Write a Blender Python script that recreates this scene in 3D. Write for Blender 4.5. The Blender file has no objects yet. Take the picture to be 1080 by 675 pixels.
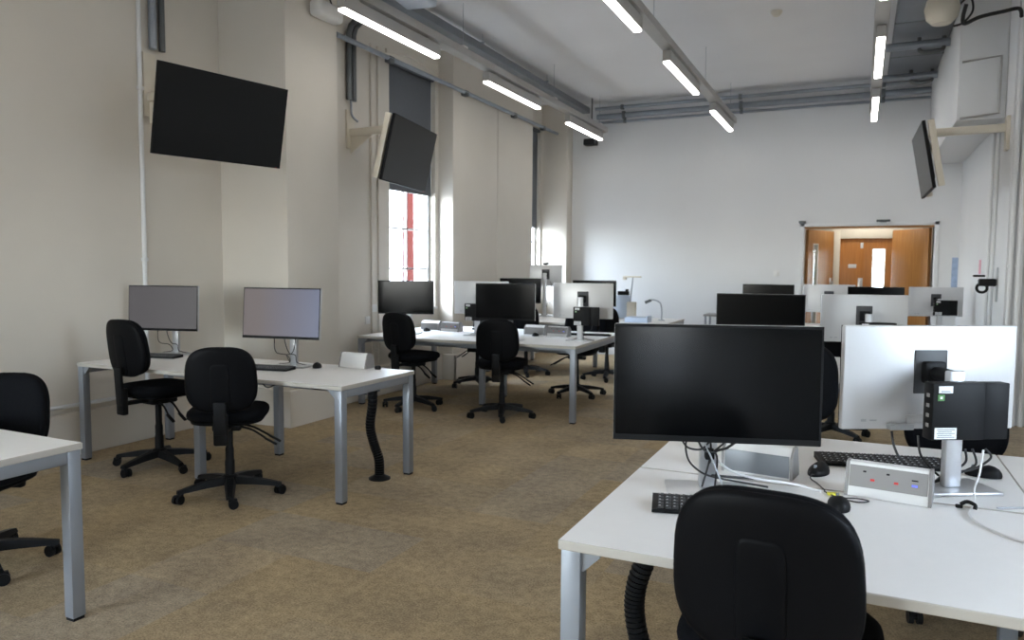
import bpy, bmesh, math, random
from mathutils import Vector, Matrix
random.seed(7)
PI = math.pi
sc = bpy.context.scene
COL = sc.collection

# ------------------------------------------------------------------ materials
def newmat(name):
    m = bpy.data.materials.new(name); m.use_nodes = True
    nt = m.node_tree; nt.nodes.clear()
    out = nt.nodes.new('ShaderNodeOutputMaterial')
    b = nt.nodes.new('ShaderNodeBsdfPrincipled')
    nt.links.new(b.outputs[0], out.inputs[0])
    return m, nt, b, out

def mat(name, col, rough=.5, metal=0., var=0., scale=8., bump=0., bscale=60., spec=.5, coat=0.):
    m, nt, b, out = newmat(name)
    b.inputs['Base Color'].default_value = (*col, 1)
    b.inputs['Roughness'].default_value = rough
    b.inputs['Metallic'].default_value = metal
    b.inputs['Specular IOR Level'].default_value = spec
    b.inputs['Coat Weight'].default_value = coat
    tc = nt.nodes.new('ShaderNodeTexCoord')
    if var > 0:
        n = nt.nodes.new('ShaderNodeTexNoise'); n.inputs['Scale'].default_value = scale; n.inputs['Detail'].default_value = 4
        nt.links.new(tc.outputs['Object'], n.inputs['Vector'])
        r = nt.nodes.new('ShaderNodeValToRGB')
        r.color_ramp.elements[0].position = .3; r.color_ramp.elements[1].position = .7
        r.color_ramp.elements[0].color = (*[max(0, c*(1-var)) for c in col], 1)
        r.color_ramp.elements[1].color = (*[min(1, c*(1+var)) for c in col], 1)
        nt.links.new(n.outputs['Fac'], r.inputs['Fac']); nt.links.new(r.outputs['Color'], b.inputs['Base Color'])
    if bump > 0:
        n2 = nt.nodes.new('ShaderNodeTexNoise'); n2.inputs['Scale'].default_value = bscale; n2.inputs['Detail'].default_value = 3
        nt.links.new(tc.outputs['Object'], n2.inputs['Vector'])
        bp = nt.nodes.new('ShaderNodeBump'); bp.inputs['Strength'].default_value = bump; bp.inputs['Distance'].default_value = .01
        nt.links.new(n2.outputs['Fac'], bp.inputs['Height']); nt.links.new(bp.outputs['Normal'], b.inputs['Normal'])
    return m

def emat(name, col, strength):
    m = bpy.data.materials.new(name); m.use_nodes = True
    nt = m.node_tree; nt.nodes.clear()
    out = nt.nodes.new('ShaderNodeOutputMaterial'); e = nt.nodes.new('ShaderNodeEmission')
    e.inputs['Color'].default_value = (*col, 1); e.inputs['Strength'].default_value = strength
    nt.links.new(e.outputs[0], out.inputs[0])
    return m

def glassmat(name, tint=(.95, .98, 1)):
    m = bpy.data.materials.new(name); m.use_nodes = True
    nt = m.node_tree; nt.nodes.clear()
    out = nt.nodes.new('ShaderNodeOutputMaterial')
    t = nt.nodes.new('ShaderNodeBsdfTransparent'); t.inputs[0].default_value = (*tint, 1)
    g = nt.nodes.new('ShaderNodeBsdfGlossy'); g.inputs['Roughness'].default_value = .02
    lw_ = nt.nodes.new('ShaderNodeLayerWeight'); pw = nt.nodes.new('ShaderNodeMath'); pw.operation = 'POWER'; pw.inputs[1].default_value = 5.; f = nt.nodes.new('ShaderNodeMath'); f.operation = 'MULTIPLY_ADD'; f.inputs[1].default_value = .5; f.inputs[2].default_value = .012
    nt.links.new(lw_.outputs['Facing'], pw.inputs[0]); nt.links.new(pw.outputs[0], f.inputs[0])
    mx = nt.nodes.new('ShaderNodeMixShader')
    nt.links.new(f.outputs[0], mx.inputs[0]); nt.links.new(t.outputs[0], mx.inputs[1]); nt.links.new(g.outputs[0], mx.inputs[2])
    nt.links.new(mx.outputs[0], out.inputs[0])
    return m

def woodmat(name, c1, c2, rough=.4, scale=3.):
    m, nt, b, out = newmat(name)
    tc = nt.nodes.new('ShaderNodeTexCoord'); mp = nt.nodes.new('ShaderNodeMapping')
    mp.inputs['Scale'].default_value = (scale*5, scale*5, scale*.25)
    n = nt.nodes.new('ShaderNodeTexNoise'); n.inputs['Scale'].default_value = 3; n.inputs['Detail'].default_value = 5
    n.inputs['Distortion'].default_value = .6
    r = nt.nodes.new('ShaderNodeValToRGB')
    r.color_ramp.elements[0].position = .3; r.color_ramp.elements[1].position = .72
    r.color_ramp.elements[0].color = (*c1, 1); r.color_ramp.elements[1].color = (*c2, 1)
    nt.links.new(tc.outputs['Object'], mp.inputs[0]); nt.links.new(mp.outputs[0], n.inputs['Vector'])
    nt.links.new(n.outputs['Fac'], r.inputs['Fac']); nt.links.new(r.outputs['Color'], b.inputs['Base Color'])
    b.inputs['Roughness'].default_value = rough
    return m

def carpetmat():
    m, nt, b, out = newmat('carpet_tiles')
    L = nt.links.new; N = nt.nodes.new
    tc = N('ShaderNodeTexCoord')
    mp = N('ShaderNodeMapping'); mp.inputs['Scale'].default_value = (2, 2, 2); mp.inputs['Location'].default_value = (.13, .31, .02)
    L(tc.outputs['Object'], mp.inputs[0])
    fl = N('ShaderNodeVectorMath'); fl.operation = 'FLOOR'; L(mp.outputs[0], fl.inputs[0])
    wn = N('ShaderNodeTexWhiteNoise'); wn.noise_dimensions = '2D'; L(fl.outputs[0], wn.inputs['Vector'])
    blotch = N('ShaderNodeTexNoise'); blotch.inputs['Scale'].default_value = 2.2; blotch.inputs['Detail'].default_value = 6; blotch.inputs['Roughness'].default_value = .65
    L(tc.outputs['Object'], blotch.inputs['Vector'])
    mpf = N('ShaderNodeMapping'); mpf.inputs['Scale'].default_value = (1, 1, 1); L(tc.outputs['Object'], mpf.inputs[0])
    fleck = N('ShaderNodeTexNoise'); fleck.inputs['Scale'].default_value = 110; fleck.inputs['Detail'].default_value = 4; fleck.inputs['Roughness'].default_value = .75
    L(mpf.outputs[0], fleck.inputs['Vector'])
    mid = N('ShaderNodeTexNoise'); mid.inputs['Scale'].default_value = 22; mid.inputs['Detail'].default_value = 5
    L(mpf.outputs[0], mid.inputs['Vector'])
    r1 = N('ShaderNodeValToRGB'); e = r1.color_ramp.elements
    e[0].position = 0; e[0].color = (.37, .292, .192, 1); e[1].position = 1; e[1].color = (.42, .332, .216, 1)
    e2 = e.new(.5); e2.color = (.38, .296, .182, 1); e3 = e.new(.88); e3.color = (.345, .292, .222, 1)
    L(wn.outputs['Value'], r1.inputs['Fac'])
    r2 = N('ShaderNodeValToRGB'); r2.color_ramp.elements[0].position = .32; r2.color_ramp.elements[1].position = .7
    r2.color_ramp.elements[0].color = (.76, .76, .78, 1); r2.color_ramp.elements[1].color = (1.14, 1.12, 1.07, 1)
    L(blotch.outputs['Fac'], r2.inputs['Fac'])
    m1 = N('ShaderNodeMix'); m1.data_type = 'RGBA'; m1.blend_type = 'MULTIPLY'; m1.inputs[0].default_value = 1
    L(r1.outputs['Color'], m1.inputs[6]); L(r2.outputs['Color'], m1.inputs[7])
    r3 = N('ShaderNodeValToRGB'); r3.color_ramp.elements[0].position = .36; r3.color_ramp.elements[1].position = .66
    r3.color_ramp.elements[0].color = (.66, .65, .64, 1); r3.color_ramp.elements[1].color = (1.30, 1.30, 1.30, 1)
    L(fleck.outputs['Fac'], r3.inputs['Fac'])
    m2 = N('ShaderNodeMix'); m2.data_type = 'RGBA'; m2.blend_type = 'MULTIPLY'; m2.inputs[0].default_value = 1
    L(m1.outputs[2], m2.inputs[6]); L(r3.outputs['Color'], m2.inputs[7])
    r4 = N('ShaderNodeValToRGB'); r4.color_ramp.elements[0].position = .35; r4.color_ramp.elements[1].position = .65
    r4.color_ramp.elements[0].color = (.86, .86, .86, 1); r4.color_ramp.elements[1].color = (1.12, 1.12, 1.12, 1)
    L(mid.outputs['Fac'], r4.inputs['Fac'])
    m3 = N('ShaderNodeMix'); m3.data_type = 'RGBA'; m3.blend_type = 'MULTIPLY'; m3.inputs[0].default_value = 1
    L(m2.outputs[2], m3.inputs[6]); L(r4.outputs['Color'], m3.inputs[7])
    L(m3.outputs[2], b.inputs['Base Color'])
    b.inputs['Roughness'].default_value = .95; b.inputs['Specular IOR Level'].default_value = .1
    bp = N('ShaderNodeBump'); bp.inputs['Strength'].default_value = .35; bp.inputs['Distance'].default_value = .006
    L(fleck.outputs['Fac'], bp.inputs['Height']); L(bp.outputs['Normal'], b.inputs['Normal'])
    return m

def brickmat():
    m, nt, b, out = newmat('red_brick')
    tc = nt.nodes.new('ShaderNodeTexCoord'); sx = nt.nodes.new('ShaderNodeSeparateXYZ'); ad = nt.nodes.new('ShaderNodeMath'); mp = nt.nodes.new('ShaderNodeCombineXYZ')
    br = nt.nodes.new('ShaderNodeTexBrick'); br.inputs['Scale'].default_value = 4
    br.inputs['Color1'].default_value = (.034, .008, .006, 1); br.inputs['Color2'].default_value = (.028, .006, .005, 1)
    br.inputs['Mortar'].default_value = (.034, .014, .012, 1)
    nt.links.new(tc.outputs['Object'], sx.inputs[0]); nt.links.new(sx.outputs['X'], ad.inputs[0]); nt.links.new(sx.outputs['Y'], ad.inputs[1]); nt.links.new(ad.outputs[0], mp.inputs[0]); nt.links.new(sx.outputs['Z'], mp.inputs[1]); nt.links.new(mp.outputs[0], br.inputs['Vector'])
    nt.links.new(br.outputs['Color'], b.inputs['Base Color']); b.inputs['Roughness'].default_value = .9; b.inputs['Specular IOR Level'].default_value = 0.
    return m

M = {}
M['cream'] = mat('cream_wall_paint', (.66, .62, .555), .75, var=.03, scale=1.2, bump=.05, bscale=40)
M['white'] = mat('white_wall_paint', (.72, .73, .74), .75, var=.02, scale=1.2, bump=.04, bscale=40)
M['ceil'] = mat('white_ceiling_paint', (.78, .775, .785), .85, var=.03, scale=.8)
M['carpet'] = carpetmat()
M['top'] = mat('white_laminate', (.83, .825, .81), .33, var=.01, scale=20, bump=.015, bscale=300)
M['edge'] = mat('beige_edge_band', (.44, .415, .375), .5, var=.02)
M['silver'] = mat('silver_grey_powder_coat', (.265, .285, .315), .42, metal=.35, var=.02)
M['alu'] = mat('brushed_aluminium', (.62, .63, .65), .32, metal=.75, var=.03, scale=30)
M['shell'] = mat('silver_plastic_back', (.62, .625, .635), .36, metal=.25, var=.01)
M['shellrough'] = mat('grey_plastic', (.42, .44, .46), .45, var=.02)
M['black'] = mat('black_plastic', (.007, .0075, .0085), .5, var=.1, spec=.16)
M['blackgloss'] = mat('black_matt_screen', (.002, .0022, .0026), .15, spec=.10, var=.05)
M['tvscreen'] = mat('black_tv_screen', (.004, .0045, .005), .3, spec=.25, var=.05)
M['fabric'] = mat('black_upholstery', (.0035, .004, .0055), .9, var=.25, scale=90, bump=.25, bscale=400, spec=.12)
M['rimvinyl'] = mat('black_chair_shell', (.0025, .0028, .0038), .5, var=.1, spec=.09)
M['cable'] = mat('black_cable', (.01, .01, .012), .45, var=.1)
M['whitecable'] = mat('white_cable', (.72, .72, .72), .4, var=.02)
M['greycable'] = mat('pale_grey_cable', (.4, .42, .45), .4, var=.02)
M['boxwhite'] = mat('white_power_box', (.74, .74, .73), .4, var=.01)
M['boxgrey'] = mat('grey_power_face', (.25, .24, .235), .5, var=.02)
M['recess'] = mat('dark_mount_plastic', (.05, .054, .06), .5, var=.05)
M['boxdark'] = mat('slate_power_face', (.2, .215, .235), .45, metal=.2, var=.03)
M['red'] = mat('red_switch', (.6, .04, .04), .4, var=.05)
M['yellow'] = mat('yellow_tape', (.75, .7, .06), .5, var=.05)
M['label'] = mat('white_label', (.72, .74, .76), .5, var=.01)
M['print'] = mat('grey_print', (.16, .17, .2), .6, var=.05)
M['green'] = mat('green_sticker', (.06, .2, .05), .5, var=.05)
M['blueled'] = emat('blue_light', (.2, .25, 1), 1.2)
M['beige'] = mat('cream_steel', (.67, .62, .52), .45, var=.02)
M['galv'] = mat('galvanised_steel', (.30, .33, .37), .4, metal=.5, var=.08, scale=10)
M['galvdark'] = mat('dark_grey_conduit', (.115, .125, .13), .4, metal=.4, var=.1)
M['traygrey'] = mat('dark_grey_tray', (.17, .185, .205), .45, metal=.3, var=.05)
M['trunk'] = mat('grey_trunking', (.40, .39, .375), .5, var=.03)
M['whitepipe'] = mat('white_painted_pipe', (.74, .75, .76), .45, var=.02)
M['frame'] = mat('white_window_frame', (.75, .76, .77), .45, var=.01)
M['blind'] = mat('grey_blind_fabric', (.115, .125, .14), .9, var=.05, scale=60)
M['glass'] = glassmat('window_glass')
M['tube'] = emat('light_diffuser', (1, .965, .91), 13.)
M['wood'] = woodmat('oak_veneer', (.30, .135, .035), (.40, .19, .055))
M['woodred'] = woodmat('warm_oak_veneer', (.36, .135, .022), (.46, .185, .035))
M['doorframe'] = mat('cream_gloss_paint', (.72, .68, .58), .4, var=.01)
M['steel'] = mat('satin_steel', (.6, .6, .6), .3, metal=.9, var=.03)
M['blueposter'] = mat('blue_notice_paper', (.34, .43, .60), .6, var=.15, scale=14)
M['pink'] = mat('pink_notice_paper', (.75, .35, .45), .6, var=.05)
M['palblue'] = mat('pale_blue_plastic', (.5, .58, .7), .45, var=.02)
M['projector'] = mat('blue_grey_casing', (.44, .50, .60), .5, var=.05)
M['brick'] = brickmat()
M['render'] = mat('pale_render', (.8, .8, .8), .9, var=.03)
M['ground'] = mat('grey_asphalt', (.2, .2, .2), .95, var=.1)
M['keycap'] = mat('dark_keycap', (.035, .037, .04), .5, var=.1)
M['legend'] = mat('key_legend', (.6, .62, .64), .5, var=.02)

# ------------------------------------------------------------------ mesh helpers
class MB:
    def __init__(s): s.bm = bmesh.new()
    def box(s, size, c=(0, 0, 0), bevel=0., rot=None, seg=2, mi=0):
        t = bmesh.new(); bmesh.ops.create_cube(t, size=1)
        bmesh.ops.scale(t, vec=size, verts=t.verts)
        if bevel > 0:
            bmesh.ops.bevel(t, geom=t.edges[:], offset=min(bevel, .45*min(size)), segments=seg, profile=.5, affect='EDGES')
        s._add(t, c, rot, mi); return s
    def _add(s, t, c=(0, 0, 0), rot=None, mi=0):
        if rot is not None: bmesh.ops.transform(t, matrix=rot.to_4x4(), verts=t.verts)
        bmesh.ops.translate(t, vec=c, verts=t.verts)
        for f in t.faces: f.material_index = mi
        me = bpy.data.meshes.new('tmp'); t.to_mesh(me); t.free()
        s.bm.from_mesh(me); bpy.data.meshes.remove(me)
    def span(s, lo, hi, bevel=0., mi=0, seg=2):
        size = [hi[i]-lo[i] for i in range(3)]; c = [(hi[i]+lo[i])/2 for i in range(3)]
        return s.box(size, c, bevel, mi=mi, seg=seg)
    def cyl(s, a, b, r, r2=None, n=16, mi=0):
        a, b = Vector(a), Vector(b); d = b-a
        t = bmesh.new()
        bmesh.ops.create_cone(t, cap_ends=True, segments=n, radius1=r, radius2=r if r2 is None else r2, depth=d.length)
        q = Vector((0, 0, 1)).rotation_difference(d.normalized()).to_matrix()
        s._add(t, (a+b)/2, q, mi); return s
    def tube(s, pts, r, n=8, smooth=True, sub=6, mi=0):
        P = [Vector(p) for p in pts]
        if smooth and len(P) > 2:
            Q = []
            for i in range(len(P)-1):
                p0 = P[max(i-1, 0)]; p1 = P[i]; p2 = P[i+1]; p3 = P[min(i+2, len(P)-1)]
                for k in range(sub):
                    t = k/sub
                    Q.append(.5*((2*p1)+(p2-p0)*t+(2*p0-5*p1+4*p2-p3)*t*t+(3*p1-p0-3*p2+p3)*t**3))
            Q.append(P[-1]); P = Q
        bm = s.bm; rings = []; up = None
        for i, p in enumerate(P):
            d = (P[min(i+1, len(P)-1)]-P[max(i-1, 0)]).normalized()
            if up is None:
                up = d.orthogonal().normalized()
            up = (up-d*up.dot(d)).normalized(); sd = d.cross(up)
            rr = r(i/(len(P)-1)) if callable(r) else r
            rings.append([bm.verts.new(p+(up*math.cos(2*PI*k/n)+sd*math.sin(2*PI*k/n))*rr) for k in range(n)])
        for A, B in zip(rings, rings[1:]):
            for k in range(n):
                f = bm.faces.new((A[k], A[(k+1) % n], B[(k+1) % n], B[k])); f.material_index = mi
        bm.faces.new(rings[0][::-1]).material_index = mi; bm.faces.new(rings[-1]).material_index = mi
        return s
    def prism(s, prof, x0, x1, mi=0, axis='x'):
        bm = s.bm
        def V(x, p): return (x, p[0], p[1]) if axis == 'x' else (p[0], x, p[1])
        A = [bm.verts.new(V(x0, p)) for p in prof]; B = [bm.verts.new(V(x1, p)) for p in prof]
        n = len(prof); fs = [bm.faces.new(A[::-1]), bm.faces.new(B)]
        for k in range(n): fs.append(bm.faces.new((A[k], A[(k+1) % n], B[(k+1) % n], B[k])))
        for f in fs: f.material_index = mi
        return s
    def lathe(s, prof, c=(0, 0, 0), n=24, mi=0):
        bm = s.bm; rings = []
        for r, z in prof:
            rings.append([bm.verts.new((c[0]+r*math.cos(2*PI*k/n), c[1]+r*math.sin(2*PI*k/n), c[2]+z)) for k in range(n)])
        for A, B in zip(rings, rings[1:]):
            for k in range(n): bm.faces.new((A[k], A[(k+1) % n], B[(k+1) % n], B[k])).material_index = mi
        bm.faces.new(rings[0][::-1]).material_index = mi; bm.faces.new(rings[-1]).material_index = mi
        return s
    def pad(s, a, b, th, ex=3.2, curve=0., n=48, bottom=1., top=1., mi=0, crown=.5, M4=None):
        """upholstered pad in the XZ plane, thickness along Y; superellipse outline, curved across its width"""
        prof = [(.0, th*.5), (.35, th*.5), (.62, th*.49), (.82, th*.47), (.93, th*.40), (.985, th*.24), (1., 0),
                (.985, -th*.24), (.93, -th*.40), (.82, -th*.47), (.62, -th*.49), (.35, -th*.5), (0, -th*.5)]
        bm = s.bm; rings = []
        def P(k, sc_, y):
            t = 2*PI*k/n; c_, s_ = math.cos(t), math.sin(t)
            x = a*math.copysign(abs(c_)**(2/ex), c_); z = b*math.copysign(abs(s_)**(2/ex), s_)
            w = bottom+(top-bottom)*(z/b*.5+.5)
            x *= w
            x *= sc_; z *= sc_
            v = Vector((x, y+curve*(x/a)**2, z))
            return M4 @ v if M4 else v
        for sc_, y in prof:
            if sc_ == 0: rings.append([bm.verts.new(P(0, 0, y))])
            else: rings.append([bm.verts.new(P(k, sc_, y)) for k in range(n)])
        for A, B in zip(rings, rings[1:]):
            for k in range(n):
                k2 = (k+1) % n
                if len(A) == 1: f = bm.faces.new((A[0], B[k2], B[k]))
                elif len(B) == 1: f = bm.faces.new((A[k], A[k2], B[0]))
                else: f = bm.faces.new((A[k], A[k2], B[k2], B[k]))
                f.material_index = mi
        return s
    def build(s, name, m, parent=None, ang=.6):
        bm = s.bm
        bmesh.ops.recalc_face_normals(bm, faces=bm.faces[:])
        for f in bm.faces: f.smooth = True
        for e in bm.edges:
            if len(e.link_faces) == 2 and e.calc_face_angle(0) > ang: e.smooth = False
        me = bpy.data.meshes.new(name); bm.to_mesh(me); bm.free()
        for q in (m if isinstance(m, (list, tuple)) else [m]): me.materials.append(q)
        o = bpy.data.objects.new(name, me); COL.objects.link(o)
        if parent is not None: o.parent = parent
        return o

def tag(o, label, cat, group=None, kind='thing'):
    o['label'] = label; o['category'] = cat; o['kind'] = kind
    if group: o['group'] = group
    return o
def thing(name, label, cat, loc=(0, 0, 0), rz=0., group=None):
    o = bpy.data.objects.new(name, None); COL.objects.link(o)
    o.empty_display_size = .1
    o.location = loc; o.rotation_euler = (0, 0, rz)
    return tag(o, label, cat, group)
def struct(o): o['kind'] = 'structure'; return o
def dup(root, loc, rz, label, group=None):
    r = root.copy(); COL.objects.link(r); r.location = loc; r.rotation_euler = (0, 0, rz)
    r['label'] = label
    if group: r['group'] = group
    for ch in list(root.children):
        c = ch.copy(); COL.objects.link(c); c.parent = r
        for g in list(ch.children):
            d = g.copy(); COL.objects.link(d); d.parent = c
    return r
def Rz(a): return Matrix.Rotation(a, 3, 'Z')
def Rx(a): return Matrix.Rotation(a, 3, 'X')
def Ry(a): return Matrix.Rotation(a, 3, 'Y')

# ------------------------------------------------------------------ camera
f_px, yaw, pit, roll, CH = 786.086, -.4364, .0694, .0070, 1.449
cy, sy, cp, sp, cr, sr = math.cos(yaw), math.sin(yaw), math.cos(pit), math.sin(pit), math.cos(roll), math.sin(roll)
R0 = Matrix(((1, 0, 0), (0, 0, -1), (0, 1, 0)))
RY = Matrix(((cy, -sy, 0), (sy, cy, 0), (0, 0, 1)))
RP = Matrix(((1, 0, 0), (0, cp, -sp), (0, sp, cp)))
RR = Matrix(((cr, -sr, 0), (sr, cr, 0), (0, 0, 1)))
RM = RR @ RP @ R0 @ RY
right, down, fwd = Vector(RM[0]), Vector(RM[1]), Vector(RM[2])
cam_d = bpy.data.cameras.new('camera'); cam = bpy.data.objects.new('camera', cam_d); COL.objects.link(cam)
mw = Matrix.Identity(4)
for i in range(3):
    mw[i][0] = right[i]; mw[i][1] = -down[i]; mw[i][2] = -fwd[i]
mw[2][3] = CH
cam.matrix_world = mw
cam_d.sensor_fit = 'HORIZONTAL'; cam_d.sensor_width = 36.; cam_d.lens = 36*f_px/1080; cam_d.clip_start = .05; cam_d.clip_end = 200
cam_d.dof.use_dof = True; cam_d.dof.focus_distance = 3.0; cam_d.dof.aperture_fstop = 4.6
sc.camera = cam

# ------------------------------------------------------------------ room shell
CZ = 4.2; YB = 12.1; YF = -4.0; XL = -5.42; XN = 2.35; XR = 1.23; YP = 8.3
T = .3
struct(MB().span((XL-.4, YF-.3, -.2), (XN+.3, 14.4, 0)).build('floor', M['carpet']))
struct(MB().span((XL-.4, YF-.3, CZ), (XN+.3, YB+.3, CZ+.2)).build('ceiling', M['ceil']))

def wall_x(mb, x0, x1, y0, y1, hole=None):
    """wall slab between x0..x1 along y with an optional hole (ya,yb,za,zb)"""
    if not hole: return mb.span((x0, y0, 0), (x1, y1, CZ))
    ya, yb, za, zb = hole
    mb.span((x0, y0, 0), (x1, ya, CZ)); mb.span((x0, yb, 0), (x1, y1, CZ))
    mb.span((x0, ya, 0), (x1, yb, za)); mb.span((x0, ya, zb), (x1, yb, CZ))
WIN = {1: (-4.97, 7.28, 8.30, .95, 3.86), 2: (-4.99, 10.97, 11.80, .95, 3.80), 3: (XL, -3.7, -2.2, .9, 3.8), 6: (XN, 1.4, 2.25, 1.12, 3.8)}
wl = MB()
wall_x(wl, XL-T, XL, YF, -1.0, WIN[3][1:])
wall_x(wl, XL-T, XL, -1.0, 5.2)
wl.span((XL-T, 5.2, 0), (-4.635, 5.92, CZ), .012)
wall_x(wl, -4.97-T, -4.97, 5.92, 8.38, WIN[1][1:])
wl.span((-4.97-T, 8.38, 0), (-4.75, 10.92, CZ), .012)
wall_x(wl, -4.99-T, -4.99, 10.92, 11.85, WIN[2][1:])
wl.span((-4.99-T, 11.85, 0), (-4.52, YB, CZ), .01)
# faint plaster joint down the wide pier
struct(wl.build('wall_left', M['cream']))
struct(MB().cyl((-4.748, 9.66, .35), (-4.748, 9.66, 3.72), .006, n=8).build('trim_4', M['cream']))
# low plinths along the left side
bl = MB()
bl.span((XL, YF, 0), (XL+.055, 5.2, .33), .008)
bl.span((XL, 5.155, 0), (-4.636, 5.2, .33), .0); bl.span((-4.6355, 5.155, 0), (-4.59, 5.965, .33), .0)
bl.span((-4.97, 5.92, 0), (-4.88, 8.38, .33), .01); bl.span((-4.75, 8.335, 0), (-4.70, 10.965, .33), .008); bl.span((-4.97, 8.335, 0), (-4.70, 8.38, .33), .008)
struct(bl.build('baseboard_left', M['cream']))

# back wall with double door opening
DX0, DX1, DH = -.79, .92, 2.1
wb = MB()
wb.span((-4.99-T, YB, 0), (DX0, YB+.2, CZ)); wb.span((DX1, YB, 0), (XR+.3, YB+.2, CZ)); wb.span((DX0, YB, DH), (DX1, YB+.2, CZ))
struct(wb.build('wall_back', M['white']))
struct(MB().span((-4.5, YB-.015, 0), (DX0-.1, YB, .12), .004).span((DX1+.1, YB-.015, 0), (XR, YB, .12), .004).build('baseboard_back', M['white']))
# right wall: far section, pilaster face, near section
wr = MB()
wr.span((XR, YP, 0), (XN+.3, YB, CZ)); wall_x(wr, XN, XN+.3, YF, YP, WIN[6][1:])
struct(wr.build('wall_right', M['white']))
wf = MB(); FW = (-4.9, -3.2)
FV = (1.45, 2.2, .35, 1.35)
wf.span((XL-.3, YF-.3, 0), (FW[0], YF, CZ)); wf.span((FW[1], YF-.3, 0), (FV[0], YF, CZ)); wf.span((FV[1], YF-.3, 0), (XN+.3, YF, CZ))
wf.span((FV[0], YF-.3, 0), (FV[1], YF, FV[2])); wf.span((FV[0], YF-.3, FV[3]), (FV[1], YF, CZ))
wf.span((FW[0], YF-.3, 0), (FW[1], YF, .9)); wf.span((FW[0], YF-.3, 3.8), (FW[1], YF, CZ))
struct(wf.build('wall_front', M['cream']))
# boxed bulkhead under the ceiling along the right wall
struct(MB().span((.81, 8.75, 2.95), (XR, YB, CZ), .01).build('trim_1', M['white']))
# door lining and lobby
dl = MB()
dl.span((DX0-.06, YB-.02, 0), (DX0, YB+.2, DH+.05), .004); dl.span((DX1, YB-.02, 0), (DX1+.06, YB+.2, DH+.05), .004)
dl.span((DX0-.06, YB-.02, DH), (DX1+.06, YB+.2, DH+.05), .004)
struct(dl.build('trim_2', M['white']))
struct(MB().span((DX0+.001, YB+.02, DH-.025), (DX1-.001, YB+.2, DH-.001)).build('trim_3', M['wood']))
YL = 13.2
lw = MB()
lw.span((-1.3, YB+.2, 0), (-1.15, YL, 2.6)); lw.span((1.2, YB+.2, 0), (1.35, YL, 2.6))
lw.span((-1.3, YB+.2, 2.45), (1.35, YL, 2.6))
lw.span((-1.3, YL, 0), (-.445, YL+.15, 2.6)); lw.span((.87, YL, 0), (1.35, YL+.15, 2.6)); lw.span((-.445, YL, 2.10), (.87, YL+.15, 2.6))
struct(lw.build('wall_lobby', M['cream']))
lf = MB()
lf.span((-.445, YL-.03, 0), (-.315, YL+.12, 2.10), .006); lf.span((.74, YL-.03, 0), (.87, YL+.12, 2.10), .006); lf.span((-.315, YL-.03, 1.96), (.74, YL+.12, 2.10), .006)
struct(lf.build('trim_5', M['doorframe']))

def door(name, w, h, loc, rz, m, vis=None, handle=None, sign=False, plate=None):
    """leaf hinged at its local origin, running along +x, thickness along y"""
    mb = MB()
    if vis:
        xa, xb, za, zb = vis
        mb.span((0, -.022, .008), (xa, .022, h)); mb.span((xb, -.022, .008), (w, .022, h))
        mb.span((xa, -.022, .008), (xb, .022, za)); mb.span((xa, -.022, zb), (xb, .022, h))
    else: mb.span((0, -.022, .008), (w, .022, h), .003)
    o = struct(mb.build(name, m)); o.location = loc; o.rotation_euler = (0, 0, rz)
    if vis:
        MB().span((xa, -.004, za), (xb, .004, zb)).build('vision_panel', M['glass'], o)
        g = MB()
        for (a, b, c, d) in ((xa-.012, xa+.006, za-.012, zb+.012), (xb-.006, xb+.012, za-.012, zb+.012)):
            g.span((a, -.027, c), (b, .027, d))
        g.span((xa, -.027, za-.012), (xb, .027, za+.006)); g.span((xa, -.027, zb-.006), (xb, .027, zb+.012))
        g.build('vision_frame', M['doorframe'], o)
    if handle is not None:
        MB().span((handle-.035, -.03, .95), (handle+.035, -.0225, 1.33), .002).cyl((handle, -.06, 1.0), (handle, -.06, 1.28), .012).cyl((handle, -.06, 1.02), (handle, -.02, 1.02), .01).cyl((handle, -.06, 1.26), (handle, -.02, 1.26), .01).build('door_handle', M['steel'], o)
    if plate: MB().span((plate[0]-.06, -.026, plate[1]-.03), (plate[0]+.06, -.0225, plate[1]+.03), .002).build('door_sign', M['label'], o)
    if sign: MB().span((sign[0]-.02, -.026, sign[1]-.045), (sign[0]+.02, -.0225, sign[1]+.045), .002).build('door_number_plate', M['label'], o)
    return o
door('door_1', .82, 2.07, (DX0+.03, YB+.21, 0), math.radians(66), M['wood'], vis=(.16, .30, .5, 1.85), handle=.74)
d2 = door('door_2', .80, 2.07, (DX1-.03, YB+.21, 0), math.radians(180-56), M['wood'])
door('door_3', .356, 1.962, (-.318, YL+.05, 0), 0, M['woodred'], handle=.315, plate=(.19, 1.52), sign=(.32, 1.85))
door('door_4', .704, 1.962, (.0355, YL+.05, 0), 0, M['woodred'], vis=(.13, .30, .6, 1.79))
for nm, x, lab in (('wall_mounted_door_closer', DX0-.03, 'dark door closer box above left oak door leaf'), ('wall_mounted_door_closer', .27, 'dark door closer arm above middle of the oak doorway')):
    t = thing(nm, lab, 'door closer', (x, YB-.021, DH+.07), 0, 'door closers above the doorway')
    MB().span((-(.05 if x < 0 else .09), -.05, -.016), ((.05 if x < 0 else .09), 0, .016), .006).build('closer_body', M['galvdark'], t)
    MB().box((.08, .015, .008), (.0, -.045, -.021), .002).build('closer_arm', M['galvdark'], t)

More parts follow.
